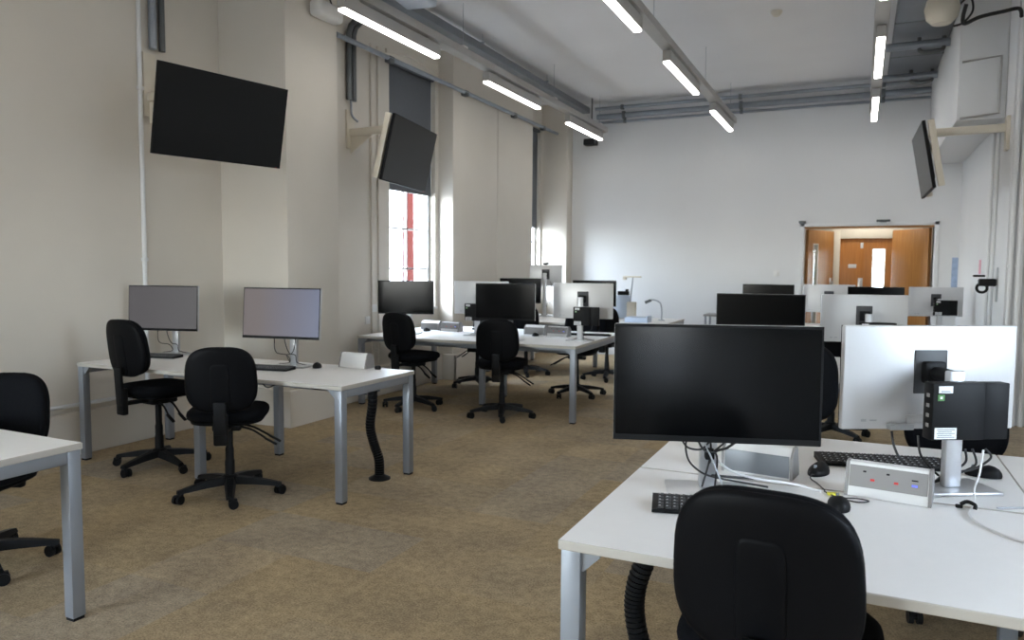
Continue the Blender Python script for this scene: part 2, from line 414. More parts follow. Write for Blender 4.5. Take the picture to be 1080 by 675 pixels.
# ------------------------------------------------------------------ windows and outside
def window(n, x, y0, y1, z0, z1, cols, rows, sg=1):
    fr = MB(); xo = x-.10*sg+(.03 if sg < 0 else 0)
    fr.span((xo-.05, y0, z0), (xo+.02, y0+.05, z1), .004); fr.span((xo-.05, y1-.05, z0), (xo+.02, y1, z1), .004)
    fr.span((xo-.05, y0, z0), (xo+.02, y1, z0+.07), .004); fr.span((xo-.05, y0, z1-.06), (xo+.02, y1, z1), .004)
    for k in range(1, cols):
        y = y0+(y1-y0)*k/cols; fr.span((xo-.03, y-.011, z0), (xo+.005, y+.011, z1))
    for k in range(1, rows):
        z = z0+(z1-z0)*k/rows; fr.span((xo-.03, y0, z-.011), (xo+.005, y1, z+.011))
    # arched head above the frame and a sill
    fr.span((min(x-.28*sg, x+.04*sg), y0, z0-.03), (max(x-.28*sg, x+.04*sg), y1, z0), .006)
    o = struct(fr.build('window_%d' % n, M['frame']))
    g = MB().span((xo-.016, y0+.045, z0+.065), (xo-.012, y1-.045, z1-.055)).build('glazing', M['glass'], o)
    return o
window(1, *WIN[1], 2, 6); window(2, *WIN[2], 2, 6); window(3, *WIN[3], 3, 6); window(6, *WIN[6], 3, 6, -1)
def front_window(n, a, b, z0, z1, cols, rows):
    fr = MB(); yo = YF-.1
    fr.span((a, yo-.05, z0), (a+.05, yo+.02, z1)); fr.span((b-.05, yo-.05, z0), (b, yo+.02, z1))
    fr.span((a, yo-.05, z0), (b, yo+.02, z0+.07)); fr.span((a, yo-.05, z1-.06), (b, yo+.02, z1))
    for k in range(1, cols): fr.span((a+(b-a)*k/cols-.011, yo-.03, z0), (a+(b-a)*k/cols+.011, yo+.005, z1))
    for k in range(1, rows): fr.span((a, yo-.03, z0+(z1-z0)*k/rows-.011), (b, yo+.005, z0+(z1-z0)*k/rows+.011))
    fr.span((a, YF-.28, z0-.03), (b, YF+.04, z0), .006)
    o = struct(fr.build('window_%d' % n, M['frame']))
    MB().span((a+.045, yo-.016, z0+.065), (b-.045, yo-.012, z1-.055)).build('glazing', M['glass'], o)
front_window(5, FW[0], FW[1], .9, 3.8, 4, 6); front_window(4, *FV, 1, 1)
# curved plaster head over the middle window
def arch(n, x, y0, y1, z):
    mb = MB(); N = 14; pr = []
    for k in range(N+1):
        t = k/N; pr.append((y0+(y1-y0)*t, z+.07*math.sin(PI*t)))
    prof = pr + [(p[0], p[1]+.05) for p in reversed(pr)]
    bm = mb.bm
    A = [bm.verts.new((x, *p)) for p in prof]; B = [bm.verts.new((x+.03, *p)) for p in prof]
    L = len(prof)
    for k in range(L): bm.faces.new((A[k], A[(k+1) % L], B[(k+1) % L], B[k]))
    for k in range(N):
        bm.faces.new((A[k], A[k+1], A[L-2-k], A[L-1-k])); bm.faces.new((B[k], B[k+1], B[L-2-k], B[L-1-k]))
    struct(mb.build('trim_%d' % n, M['cream']))
arch(6, -4.97, 7.2, 8.34, 3.87)
def blind(y0, y1, x, zt, zb, label):
    t = thing('roller_blind', label, 'blind', (x, (y0+y1)/2, zt), 0, 'grey roller blinds')
    w = (y1-y0)/2
    MB().cyl((0, -w, 0), (0, w, 0), .028).build('blind_roller', M['blind'], t)
    MB().span((-.032, -w+.003, zb-zt), (-.027, w-.003, -.0)).build('blind_fabric', M['blind'], t)
    MB().span((-.04, -w+.01, zb-zt-.025), (-.02, w-.01, zb-zt), .004).build('bottom_bar', M['galvdark'], t)
blind(7.285, 8.295, -5.0, 3.82, 2.38, 'grey roller blind over the window behind the tilted screen')
blind(10.975, 11.795, -5.02, 3.76, 2.16, 'grey roller blind in the far window beside the back wall')
t = thing('roller_blind', 'wide grey roller blind of the window behind the camera', 'blind', ((FW[0]+FW[1])/2, YF-.03, 3.74), 0, 'grey roller blinds')
w_ = (FW[1]-FW[0])/2-.03
MB().cyl((-w_, 0, 0), (w_, 0, 0), .028).build('blind_roller', M['blind'], t)
MB().span((-w_+.01, -.032, -1.36), (w_-.01, -.027, 0)).build('blind_fabric', M['blind'], t)
MB().span((-w_+.01, -.04, -1.385), (w_-.01, -.02, -1.36), .004).build('bottom_bar', M['galvdark'], t)
blind(-3.65, -2.25, -5.45, 3.74, 2.3, 'grey roller blind of the left window behind the camera')
blind(1.42, 2.23, 2.42, 3.74, 2.3, 'grey roller blind of the right window beside the camera')
bb = thing('brick_building', 'red brick and white building seen through the middle window', 'building', (-11.5, 9.6, 0), 0)
MB().span((-3, 8.0, -2), (0, 8.45, 5.2)).span((-3, 12.3, -2), (0, 13.1, 5.2)).span((-3, 3.3, -2), (0, 4.1, 5.2)).build('brick_pier', M['brick'], bb)
MB().span((-3.1, 3.0, -2), (-.1, 26, 5)).build('rendered_facade', M['render'], bb)
lb = tag(MB().span((-3, 20, -1), (4, 20.5, 1.05)).build('brick_boundary_wall', M['brick']), 'low red brick wall outside, seen through the far door pane', 'wall', kind='structure')
struct(MB().span((-30, 14.4, -.3), (30, 45, -.05)).span((-30, -30, -.3), (XL-.7, 14.4, -.05)).span((XN+.4, -30, -.3), (30, 14.4, -.05)).span((XL-.7, -30, -.3), (XN+.4, YF-.4, -.05)).build('terrain', M['ground']))

# ------------------------------------------------------------------ desks
TZ = .73; TT = .026; DW = 1.213; DD = .81
def bench(label, loc, rz, units, double, group, mid_inset=.0, w=DW, seams=True, nolegs=()):
    """origin at the front-left floor corner, x to the right, y to the back"""
    t = thing('bench_desk', label, 'desk', loc, rz, group)
    W = w*units; dep = DD*(2 if double else 1)
    rows = [(0, DD)] if not double else [(0, DD-.006), (DD+.006, 2*DD)]
    for (ya, yb) in rows:
        for k in range(units):
            g = .0008
            a = w*k+(g if k else 0); b = w*(k+1)-(g if k < units-1 else 0)
            mb = MB().span((a, ya, TZ-TT), (b, yb, TZ), .0025, seg=1)
            for f in mb.bm.faces:
                f.material_index = 0 if abs(f.normal.z) > .9 else 1
            mb.build('tabletop', [M['top'], M['edge']], t)
    ls = .055
    zb = TZ-TT-.001
    for e, x in enumerate([w*k for k in range(units+1)]):
        end = e in (0, units)
        xa = x+.006 if e == 0 else (x-.006-ls if e == units else x-ls/2)
        ins = .006 if end else mid_inset
        ys = (ins, dep-ins-ls)
        for y in ys:
            mb = MB().span((xa, y, .012), (xa+ls, y+ls, zb), .004, seg=2)
            leg = mb.build('leg', M['silver'], t)
            MB().span((xa+.004, y+.004, 0), (xa+ls-.004, y+ls-.004, .012)).build('foot', M['black'], leg)
        MB().span((xa+.002, ys[0]+ls, zb-.05), (xa+ls-.002, ys[1], zb), .004).build('side_rail', M['silver'], t)
        if end:
            s_ = 1 if e == 0 else -1
            x0 = xa+(ls if e == 0 else 0)
            for y in ys:
                mb = MB().prism([(x0, zb), (x0+s_*.05, zb), (x0+s_*.05, zb-.012), (x0+s_*.005, zb-.055), (x0, zb-.055)], y+.012, y+ls-.012, axis='y')
                mb.build('corner_gusset', M['silver'], t)
    yr = [.30, dep-.30] if not double else [.20, dep-.20]
    for y in yr:
        MB().span((ls+.01, y-.015, zb-.045), (W-ls-.01, y+.015, zb), .003).build('long_rail', M['silver'], t)
    # cable tray slung below the tops
    yc = dep/2 if double else dep-.14
    MB().span((.25, yc-.08, zb-.13), (W-.25, yc+.08, zb-.125)).span((.25, yc-.08, zb-.13), (W-.25, yc-.077, zb-.06)).span((.25, yc+.077, zb-.13), (W-.25, yc+.08, zb-.06)).build('cable_tray', M['silver'], t)
    return t
GD = 'white bench desks with silver legs'
bench('white bench desk against the left wall with two monitors', (-2.803-2*DW, 3.598, 0), -.0029, 2, False, GD)
c25 = math.cos(.025); s25 = math.sin(.025)
bench('white bench desk beneath the middle window, holding four monitors', (-2.361-2*DW*c25, 6.46-2*DW*s25, 0), .025, 2, True, GD, mid_inset=.5)
bench('large white bench desk at front right with black screen and keyboard', (-.704, 1.808, 0), .0, 2, True, GD, mid_inset=.38)
ca, sa = math.cos(-.012), math.sin(-.012)
bench('white bench desk cut off by the left edge of the photo', (-2.84-2*DW*ca+2*DD*sa*1, 1.971-2*DD*ca-2*DW*sa, 0), -.012, 2, True, GD, mid_inset=.38)
bench('white bench desk behind the front right desk', (-.98, 5.12, 0), 0, 1, True, GD, w=1.62)
bench('white bench desk nearest the oak doors', (-1.32, 9.30, 0), 0, 2, True, GD, mid_inset=.38)
bench('white bench desk at the far left by the window corner', (-4.72, 9.22, 0), .0, 2, True, GD, mid_inset=.38)

# ------------------------------------------------------------------ chairs
def make_chair(sz=0., bz=0.):
    """swivel chair; sz raises the seat, bz raises the backrest"""
    t = thing('office_chair', '', 'chair', (0, 0, 0), 0, 'black office swivel chairs')
    s0 = .535+sz
    m4 = Matrix.Translation((0, .01, s0)) @ Matrix.Rotation(-PI/2, 4, 'X')
    MB().pad(.238, .225, .075, ex=3.4, M4=m4).build('seat', M['fabric'], t, ang=1.2)
    m5 = Matrix.Translation((0, .01, s0-.042)) @ Matrix.Rotation(-PI/2, 4, 'X')
    MB().pad(.215, .205, .03, ex=3.4, M4=m5).build('seat_shell', M['rimvinyl'], t, ang=1.2)
    tl = math.radians(7); zb = .775+bz
    mb4 = Matrix.Translation((0, -.235, zb)) @ Matrix.Rotation(tl, 4, 'X')
    MB().pad(.212, .197, .06, ex=3.1, curve=.035, bottom=1.0, top=.92, M4=mb4).build('backrest', M['fabric'], t, ang=1.2)
    mb5 = Matrix.Translation((0, -.262, zb-.003)) @ Matrix.Rotation(tl, 4, 'X')
    bs = MB().pad(.215, .201, .032, ex=3.1, curve=.035, bottom=1.0, top=.92, M4=mb5).build('back_shell', M['rimvinyl'], t, ang=1.2)
    mb6 = Matrix.Translation((0, -.2735, zb-.05)) @ Matrix.Rotation(tl, 4, 'X')
    MB().pad(.055, .145, .008, ex=6, curve=.003, M4=mb6).build('shell_spine', M['rimvinyl'], bs, ang=1.2)
    br = MB()
    z0 = s0-.09; z1 = zb-.13
    br.box((.072, .026, z1-z0), (0, -.287, (z0+z1)/2), .008, Rx(tl*.4))
    br.box((.082, .045, .19), (0, -.268, s0-.06), .012)
    br.box((.07, .26, .022), (0, -.14, s0-.078), .006)
    br.build('back_bracket', M['black'], t)
    MB().box((.17, .2, .045), (0, 0, s0-.085), .012).build('mechanism', M['black'], t)
    for y, x in ((-.05, 0), (.03, .015)):
        q = s0-.455
        MB().tube([(.08, y, .365+q), (.15, y-.01, .345+q), (.23+x, y-.03, .295+q)], .007, 8).box((.085, .022, .013), (.262+x, y-.034, .275+q), .004, Ry(.55)).build('lever', M['black'], t)
    zt = s0-.1
    MB().lathe([(.0001, .075), (.03, .075), (.03, .22), (.026, .23), (.026, .30), (.022, .31), (.022, zt), (.0001, zt)], n=20).build('gas_column', M['black'], t)
    sb = MB()
    sb.lathe([(.0001, .075), (.05, .075), (.05, .125), (.036, .135), (.0001, .135)], n=20)
    cs = []
    for k in range(5):
        a = 2*PI*k/5-.148; d = Vector((math.cos(a), math.sin(a), 0)); n = Vector((-d.y, d.x, 0))
        secs = [(.03, .036, .078, .125), (.15, .031, .074, .114), (.25, .026, .066, .095), (.318, .022, .060, .080)]
        rings = []
        for r, w, z0_, z1_ in secs:
            rings.append([sb.bm.verts.new(d*r+n*w+Vector((0, 0, z0_))), sb.bm.verts.new(d*r-n*w+Vector((0, 0, z0_))), sb.bm.verts.new(d*r-n*w*.6+Vector((0, 0, z1_))), sb.bm.verts.new(d*r+n*w*.6+Vector((0, 0, z1_)))])
        for A, B in zip(rings, rings[1:]):
            for q in range(4): sb.bm.faces.new((A[q], A[(q+1) % 4], B[(q+1) % 4], B[q]))
        sb.bm.faces.new(rings[-1]); sb.bm.faces.new(rings[0][::-1])
        cs.append((d*.30, a))
    sb.build('star_base', M['black'], t)
    for p, a in cs:
        q = a+random.uniform(-1.2, 1.2); ax = Vector((math.cos(q), math.sin(q), 0)); fw = Vector((-ax.y, ax.x, 0))
        c = MB()
        c.cyl(p+Vector((0, 0, .045)), p+Vector((0, 0, .072)), .009, n=10)
        w0 = p+fw*.018+Vector((0, 0, .0285))
        for s_ in (-1, 1): c.cyl(w0+ax*s_*.008, w0+ax*s_*.026, .028, n=18)
        c.cyl(w0-ax*.009, w0+ax*.009, .012, n=10)
        c.box((.036, .052, .012), w0+Vector((0, 0, .025))-fw*.004, .004, Rz(q))
        c.build('castor', M['black'], t)
    return t
PROTO = {}
def place_chair(kind, x, y, r, lab):
    sz, bz = {'std': (0, 0), 'high': (.04, .11), 'low': (-.07, -.07), 'mid': (.01, .03)}[kind]
    if kind not in PROTO:
        t = PROTO[kind] = make_chair(sz, bz); t.location = (x, y, 0); t.rotation_euler = (0, 0, r); t['label'] = lab
    else: dup(PROTO[kind], (x, y, 0), r, lab)
for kind, x, y, r, lab in (
    ('std', -.155, 1.935, -4, 'black office chair with its back to us, at the front right desk'),
    ('std', -3.58, 3.46, 36, 'black office chair in the middle of the left wall desk'),
    ('high', -4.55, 3.74, -6, 'black office chair turned sideways at left end of the left wall desk'),
    ('low', -3.77, 2.09, 206, 'black office chair cut off at the left photo edge'),
    ('mid', -4.15, 6.50, -10, 'black office chair turned sideways at the middle window desk'),
    ('std', -3.13, 6.49, 14, 'black office chair, back to us, at middle desk before dark screen'),
    ('std', -4.22, 8.05, 172, 'black office chair behind the left half of the window desk'),
    ('std', -2.90, 7.98, 186, 'black office chair behind the silver backed monitor of the window desk'),
    ('std', -4.10, 9.25, 15, 'black office chair at the left side of the far left desk'),
    ('std', -2.98, 9.34, 4, 'black office chair at the right side of the far left desk'),
    ('high', -.30, 3.78, 176, 'black office chair behind the front right desk, half hidden by black screen'),
    ('std', .40, 3.68, 176, 'black office chair behind the front right desk, hidden by silver monitor back'),
    ('std', -.19, 6.98, 178, 'black office chair behind the second right desk')):
    place_chair(kind, x, y, math.radians(r), lab)

# ------------------------------------------------------------------ monitors
SZ = TZ+.0008
def monitor(label, x, y, th, ztop, facing, tilt=0., cables=0, lit=None, base=True, logo=True, w=.613, h=.358, small=False):
    """panel centre above (x, y); facing 1 = screen towards -y of the room"""
    rz = th if facing > 0 else th+PI
    t = thing('computer_monitor', label, 'monitor', (x, y, SZ), rz, 'desktop monitors')
    zc = ztop-SZ-h/2
    R = Rx(tilt)
    def lt(o): o.location = (0, 0, zc); o.rotation_euler = (tilt, 0, 0)
    ho = MB()
    ho.box((w, .024, h), (0, .006, 0), .005, seg=3)
    ho.box((.16, .010, .03), (0, .021, -h*.40), .003)
    housing = ho.build('housing', M['shell'], t); lt(housing)
    MB().box((w-.001, .004, h-.001), (0, -.0075, 0), .001, seg=1).build('bezel', M['black'], housing)
    MB().box((w-.014, .002, h-.028), (0, -.0093, .005)).build('screen', lit or M['blackgloss'], housing)  # lit: screen material with the painted reflection glow
    if logo and facing < 0:
        lg = MB()
        lg.tube([(.026*math.cos(2*PI*k/24), .0185, h*.36+.026*math.sin(2*PI*k/24)) for k in range(25)], .0011, 6, smooth=False)
        lg.build('maker_emblem', M['alu'], housing)
        MB().span((w*.30, .0175, -h*.42), (w*.34, .0188, -h*.405)).span((w*.36, .0175, -h*.425), (w*.39, .0188, -h*.40)).build('certification_mark', M['shellrough'], housing)
    # dark mounting recess, stand head, column and flat foot
    MB().box((.115, .006, .15), (0, .0195, .02), .002).build('mount_recess', M['recess'], housing)
    st = MB()
    st.box((.075, .03, .075), (0, .038, zc+.02), .008); st.cyl((0, .05, zc+.02), (0, .128, zc+.02), .022, n=20)
    st.build('tilt_hinge', M['black'], t)
    MB().box((.056, .03, zc+.03), (0, .15, (zc+.03)/2+.0115), .006).build('stand_column', M['alu'], t)
    MB().box((.265, .17, .011), (0, .14, .0055), .004).build('stand_base', M['alu'], t)
    for k in range(cables):
        a = -.06+.05*k; s_ = 1 if k % 2 else -1
        zb_ = zc-h/2
        MB().tube([(a*1.2, .05, zb_+.07), (a*1.7, .06, zb_-.02), (a*1.3+.02*s_, .075, zb_*.5), (.035*s_, .11, zb_*.40), (.03*s_, .14, .03), (.09*s_+a, .19, .008)], .0032, 6).build('cable', M['cable'], t)
    return t
rad = math.radians
def reflection_glow_mat(name, c1, c2):
    """a blank screen with an added weak glow in place of reflected light, tinted across the panel"""
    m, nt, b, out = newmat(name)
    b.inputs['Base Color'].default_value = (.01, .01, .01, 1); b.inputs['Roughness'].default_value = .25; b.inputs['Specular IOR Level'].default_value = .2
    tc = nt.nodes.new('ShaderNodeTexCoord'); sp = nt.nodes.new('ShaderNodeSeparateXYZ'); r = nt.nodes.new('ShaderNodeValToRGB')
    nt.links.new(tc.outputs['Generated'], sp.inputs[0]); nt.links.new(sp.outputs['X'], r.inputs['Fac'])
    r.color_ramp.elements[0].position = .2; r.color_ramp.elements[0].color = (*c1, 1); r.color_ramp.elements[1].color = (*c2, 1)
    nt.links.new(r.outputs['Color'], b.inputs['Emission Color']); b.inputs['Emission Strength'].default_value = 1.  # emission stands in for room light mirrored by the panel
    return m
MONS = {}
MONS['A1'] = monitor('large black screen nearest the camera on the front right desk', -.385, 2.29, rad(17), 1.283, 1, rad(-1.2), 0)
MONS['A2'] = monitor('monitor showing shiny silver back, nearest camera at the right', .22, 2.93, rad(28.4), 1.263, -1, 0, 0)
MONS['B1'] = monitor('grey screen at left end of the left wall desk', -5.0, 4.18, rad(14), 1.293, 1, rad(-3), 2, lit=reflection_glow_mat('dim_grey_reflection_glow', (.085, .08, .085), (.10, .097, .10)))
MONS['B2'] = monitor('lilac grey reflecting screen beside mouse on the left wall desk', -3.665, 4.04, rad(9), 1.301, 1, rad(-5), 3, lit=reflection_glow_mat('lilac_grey_reflection_glow', (.155, .135, .135), (.14, .155, .225)))
MONS['C1'] = monitor('dark screen below the middle window, behind a sideways chair', -4.41, 6.76, rad(17.9), 1.309, 1, 0, 2)
MONS['C2'] = monitor('dark screen in front of chair on the middle desk', -3.13, 6.55, rad(6), 1.300, 1, 0, 2)
MONS['C3'] = monitor('silver monitor back left of dark screen on the middle desk', -3.72, 7.19, rad(9), 1.306, -1, 0, 2)
MONS['C4'] = monitor('silver monitor back at right end of the middle desk', -2.54, 7.15, rad(9), 1.303, -1, 0, 3)
MONS['G1'] = monitor('dark screen on left side of the far left desk', -4.43, 9.78, rad(10), 1.306, 1, 0, 0)
MONS['G2'] = monitor('dark screen on right side of the far left desk', -3.32, 9.80, rad(6), 1.290, 1, 0, 0)
MONS['GB'] = monitor('small grey monitor back with webcam in the window corner', -4.335, 10.5, rad(16), 1.50, -1, 0, 2, w=.49, h=.32, logo=False)
MONS['E1'] = monitor('black screen just behind the nearest black screen', -.65, 5.63, 0, 1.276, 1, 0, 0)
MONS['E2'] = monitor('silver monitor back in the middle row of the right desks', .03, 6.22, rad(15), 1.268, -1, 0, 0)
MONS['F1'] = monitor('black screen top peeking above the row, left of oak doors', -1.04, 9.80, rad(0), 1.27, 1, 0, 0)
MONS['F2'] = monitor('black screen in front of the oak doors', .17, 9.90, 0, 1.257, 1, 0, 0)
MONS['F3'] = monitor('pale monitor back left below the oak doors', -.36, 10.4, rad(4), 1.268, -1, 0, 0)
MONS['F4'] = monitor('silver monitor back on the far right near right wall', .84, 10.45, rad(15), 1.254, -1, 0, 0)

# the webcam sits on the corner monitor
t = thing('webcam', 'small black webcam clipped on the corner monitor', 'webcam', (-4.335, 10.5, 1.5012), rad(16)+PI)
MB().box((.09, .03, .03), (0, -.004, .02), .012).build('camera_body', M['black'], t)
MB().box((.03, .03, .006), (0, .0, .003), .002).build('clip', M['black'], t)
MB().cyl((0, -.0195, .02), (0, -.0225, .02), .009).build('lens', M['blackgloss'], t)

def mini_pc(label, mon, x, z, w=.172, h=.182, wide=.083):
    """small desktop computer hung on the back of a monitor stand; local frame of that monitor"""
    m = MONS[mon]
    t = thing('mini_pc', label, 'computer', tuple(m.location), m.rotation_euler[2], 'small computers hung on monitor stands')
    y = .2005
    o = MB().box((w, .05, h), (x, y, z), .003).build('computer_case', M['black'], t)
    MB().box((wide, .044, h*.99), (x-w/2-wide/2, y-.002, z), .003).build('mounting_bracket', M['black'], t)
    lab = MB().box((.046, .001, .022), (x+w/2-.04, y+.0256, z+h/2-.02), 0)
    lab.build('asset_label', M['label'], o)
    p = MB(); p.box((.03, .0006, .003), (x+w/2-.04, y+.0264, z+h/2-.026)).build('label_print', M['print'], o)
    MB().box((.022, .001, .020), (x+w/2-.026, y+.0256, z+h/2-.046)).build('green_sticker', M['green'], o)
    MB().box((.008, .0006, .008), (x+w/2-.026, y+.0264, z+h/2-.046)).build('sticker_mark', M['label'], o)
    MB().box((.072, .001, .036), (x+w/2-.045, y+.0256, z-h/2+.022)).build('rating_label', M['label'], o)
    p = MB()
    for k in range(5): p.box((.058-.012*(k % 2), .0006, .0022), (x+w/2-.045+.003*(k % 2), y+.0264, z-h/2+.034-.006*k))
    p.build('label_print', M['print'], o)
    # ports along the narrow side
    q = MB()
    for k in range(4): q.box((.002, .014, .012), (x+w/2+.0006, y, z+.05-.032*k))
    q.build('port', M['boxgrey'], o)
    return t
mini_pc('black mini computer with white labels at right, nearest the camera', 'A2', .034, .274)
mini_pc('black mini computer mostly hidden behind dark middle desk screen', 'C3', .03, .25)
mini_pc('black mini computer on silver monitor at right end of middle desk', 'C4', -.03, .25)
mini_pc('black mini computer on silver monitor in the second right row', 'E2', .0, .25)
mini_pc('black mini computer on the silver monitor near the right wall', 'F4', -.0, .28)

# loose cables as parts of their monitors / computers (local frames: y>0 is behind the panel)
def cab(parent, pts, r=.0032, m='cable', name='cable'):
    MB().tube(pts, r, 7).build(name, M[m], parent)
A1, A2 = MONS['A1'], MONS['A2']
cab(A1, [(-.05, .05, .25), (-.09, .06, .20), (-.075, .07, .16), (-.03, .085, .15), (.0, .10, .17), (.0, .11, .11), (-.02, .12, .02)])
cab(A1, [(-.07, .05, .26), (-.045, .06, .19), (-.02, .07, .15), (.02, .09, .13), (.02, .12, .02)])
cab(A1, [(-.03, .05, .26), (-.075, .07, .19), (-.07, .08, .12), (-.03, .10, .075), (.02, .13, .05), (.10, .16, .03), (.2, .2, .006)])
cab(A1, [(.10, .04, .26), (.085, .06, .20), (.05, .08, .16), (.015, .10, .14), (0, .115, .10)], .0042)
cab(A1, [(.07, .05, .26), (.055, .06, .20), (.03, .08, .165), (.01, .1, .14)])
cab(A1, [(-.015, .05, .26), (-.02, .065, .18), (.0, .075, .13), (.03, .07, .06), (.045, .06, .016)], .0028, 'greycable')
cab(A1, [(.015, .11, .12), (.07, .15, .07), (.16, .19, .035), (.28, .2, .02), (.36, .17, .008)], .0042, 'whitecable')
cab(A1, [(.01, .115, .06), (.08, .16, .045), (.18, .2, .03), (.3, .235, .008)], .004)
MB().box((.03, .03, .035), (.0, .112, .13), .006).build('cable_clip', M['black'], A1)
cab(A2, [(.135, .03, .17), (.13, .04, .12), (.11, .06, .07), (.06, .09, .03), (.03, .10, .012)], .0042)
MB().box((.085, .03, .02), (.105, .028, .185), .004).build('video_plug', M['shellrough'], A2)
cab(A2, [(.06, .06, .16), (.055, .07, .10), (.03, .08, .06), (.0, .09, .03)], .0038)
cab(A2, [(-.06, .13, .13), (-.065, .13, .09), (-.04, .12, .06), (-.01, .11, .045), (.03, .12, .02)], .0038)
cab(A2, [(-.085, .13, .13), (-.10, .13, .08), (-.06, .12, .05), (.0, .125, .03), (.05, .12, .012)], .0038)
cab(A2, [(-.13, .13, .13), (-.15, .13, .10), (-.10, .12, .06), (-.02, .13, .05), (.04, .13, .02)], .0038)
MB().box((.04, .02, .05), (-.02, .10, .07), .005).build('cable_clip', M['black'], A2)

# ------------------------------------------------------------------ desk-top items
def keyboard(label, x, y, rz, w=.44, d=.125):
    t = thing('keyboard', label, 'keyboard', (x, y, SZ), rz, 'black keyboards')
    MB().prism([(-d/2, 0.001), (d/2, .001), (d/2, .022), (d/2-.004, .024), (-d/2, .011)], -w/2, w/2).build('keyboard_case', M['black'], t)
    k = MB(); lg = MB(); rows, cols = 5, 19
    for r in range(rows):
        for c in range(cols):
            if r == 0 and 4 <= c <= 8:
                if c > 4: continue
                ww = .1; xx = -w/2+.02+(6+.5)*(w-.03)/cols-.005
            else: ww = .0165; xx = -w/2+.015+(c+.5)*(w-.03)/cols
            yy = -d/2+.016+r*.0232; z = .013+(yy+d/2)/d*.0125
            k.box((ww, .018, .006), (xx, yy, z), .0015, seg=1)
            if ww < .02: lg.box((.005, .005, .0004), (xx-.003, yy+.003, z+.0033), rot=Rx(0))
    k.build('keycap', M['keycap'], t)['kind'] = 'stuff'
    lg.build('key_legend', M['legend'], t)['kind'] = 'stuff'
    return t
keyboard('black keyboard left of chair back on the front right desk', -.335, 2.245, rad(13))
keyboard('black keyboard lying behind the white socket box at the right', .09, 3.05, rad(14))
keyboard('black keyboard below the lilac grey screen on left wall desk', -3.75, 3.965, rad(10), .40)
keyboard('black keyboard below the grey screen at left wall desk end', -4.98, 4.10, rad(13), .36)
keyboard('black keyboard at right end of middle desk', -2.62, 7.62, rad(190))
keyboard('black keyboard behind the dark screen of middle desk', -3.86, 7.72, rad(186))

def mouse(label, x, y, rz):
    t = thing('computer_mouse', label, 'mouse', (x, y, SZ), rz, 'black computer mice')
    mb = MB(); bm = mb.bm; n = 24; rings = []
    for sc_, z in ((1, .001), (1.03, .008), (.98, .017), (.85, .026), (.6, .033), (.3, .036)):
        rings.append([bm.verts.new((.031*sc_*math.cos(2*PI*k/n), .056*sc_*math.sin(2*PI*k/n), z*(1-.18*math.sin(2*PI*k/n)))) for k in range(n)])
    for A, B in zip(rings, rings[1:]):
        for k in range(n): bm.faces.new((A[k], A[(k+1) % n], B[(k+1) % n], B[k]))
    bm.faces.new(rings[0][::-1]); bm.faces.new(rings[-1])
    mb.build('mouse_body', M['black'], t, ang=1.3)
    MB().cyl((-.004, .03, .031), (.004, .03, .031), .007).build('scroll_wheel', M['boxdark'], t)
    return t
m = mouse('black mouse on back half of the front right desk', -.11, 2.81, rad(160))
cab(m, [(0, .05, .012), (-.01, .09, .004), (-.05, .13, .003), (-.10, .19, .003)], .0022)
m = mouse('black mouse peeking out beside the nearest chair back', -.035, 2.43, rad(10))
cab(m, [(0, .05, .012), (.015, .09, .004), (.07, .105, .003), (.10, .085, .003), (.06, .065, .003), (.005, .11, .003), (-.02, .16, .003)], .0022)
mouse('black mouse on the left wall desk beside lilac screen', -3.49, 4.2, rad(30))
mouse('black mouse before left socket box on middle desk', -4.43, 7.22, 0)
mouse('black mouse before right socket box on middle desk', -3.11, 7.26, 0)
mouse('black mouse lying behind the column of the silver monitor', .415, 3.035, rad(80))

def power_box(label, x, y, rz, face='boxgrey', w=.245, h=.105, d=.10):
    """desk socket unit: wedge with a sloped face towards local -y"""
    t = thing('socket_box', label, 'socket box', (x, y, SZ), rz, 'desk socket boxes')
    prof = [(-d/2, .001), (d/2, .001), (d/2, h*.72), (d/2-.035, h), (-d/2+.032, h), (-d/2+.026, h*.92), (-d/2+.006, h*.30)]
    MB().prism(prof, -w/2+.01, w/2-.01).build('box_body', M['boxwhite'], t)
    for s_ in (-1, 1):
        e = [(p[0]*1.03, p[1]*1.02+.0) for p in prof]
        MB().prism(e, s_*(w/2-.0095), s_*(w/2)).build('end_cap', M['boxgrey'], t)
    # front plate
    y0, z0, y1, z1 = -d/2+.006, h*.30, -d/2+.026, h*.92
    L = math.hypot(y1-y0, z1-z0); a = math.atan2(z1-z0, y1-y0)
    R = Rx(a-PI/2)
    c = Vector((0, (y0+y1)/2, (z0+z1)/2))
    nrm = Vector((0, -math.sin(a), math.cos(a)))
    fp = MB().box((w-.024, .003, L), c+nrm*.001, 0, R).build('socket_plate', M[face], t)
    if face == 'boxgrey':
        u = Vector((0, math.cos(a), math.sin(a)))
        for k, px in enumerate((-.055, .012)):
            s = MB()
            s.box((.009, .003, .005), c+nrm*.0022+Vector((px-.012, 0, 0))+u*.016, 0, R)
            s.build('socket_hole', M['black'], fp)
            MB().box((.012, .004, .007), c+nrm*.0025+Vector((px+.012, 0, 0))-u*.008, 0, R).build('red_switch', M['red'], fp)
        MB().box((.018, .003, .004), c+nrm*.0022+Vector((.075, 0, 0))+u*.008, 0, R).build('usb_slot', M['black'], fp)
        MB().box((.016, .003, .007), c+nrm*.0022+Vector((.075, 0, 0))-u*.008, 0, R).build('blue_indicator', M['blueled'], fp)
    return t
power_box('grey and white socket box with red switches, on front right desk', .105, 2.615, rad(-8))
power_box('slate grey socket box behind the nearest black screen', -.30, 2.735, rad(172), 'boxdark')
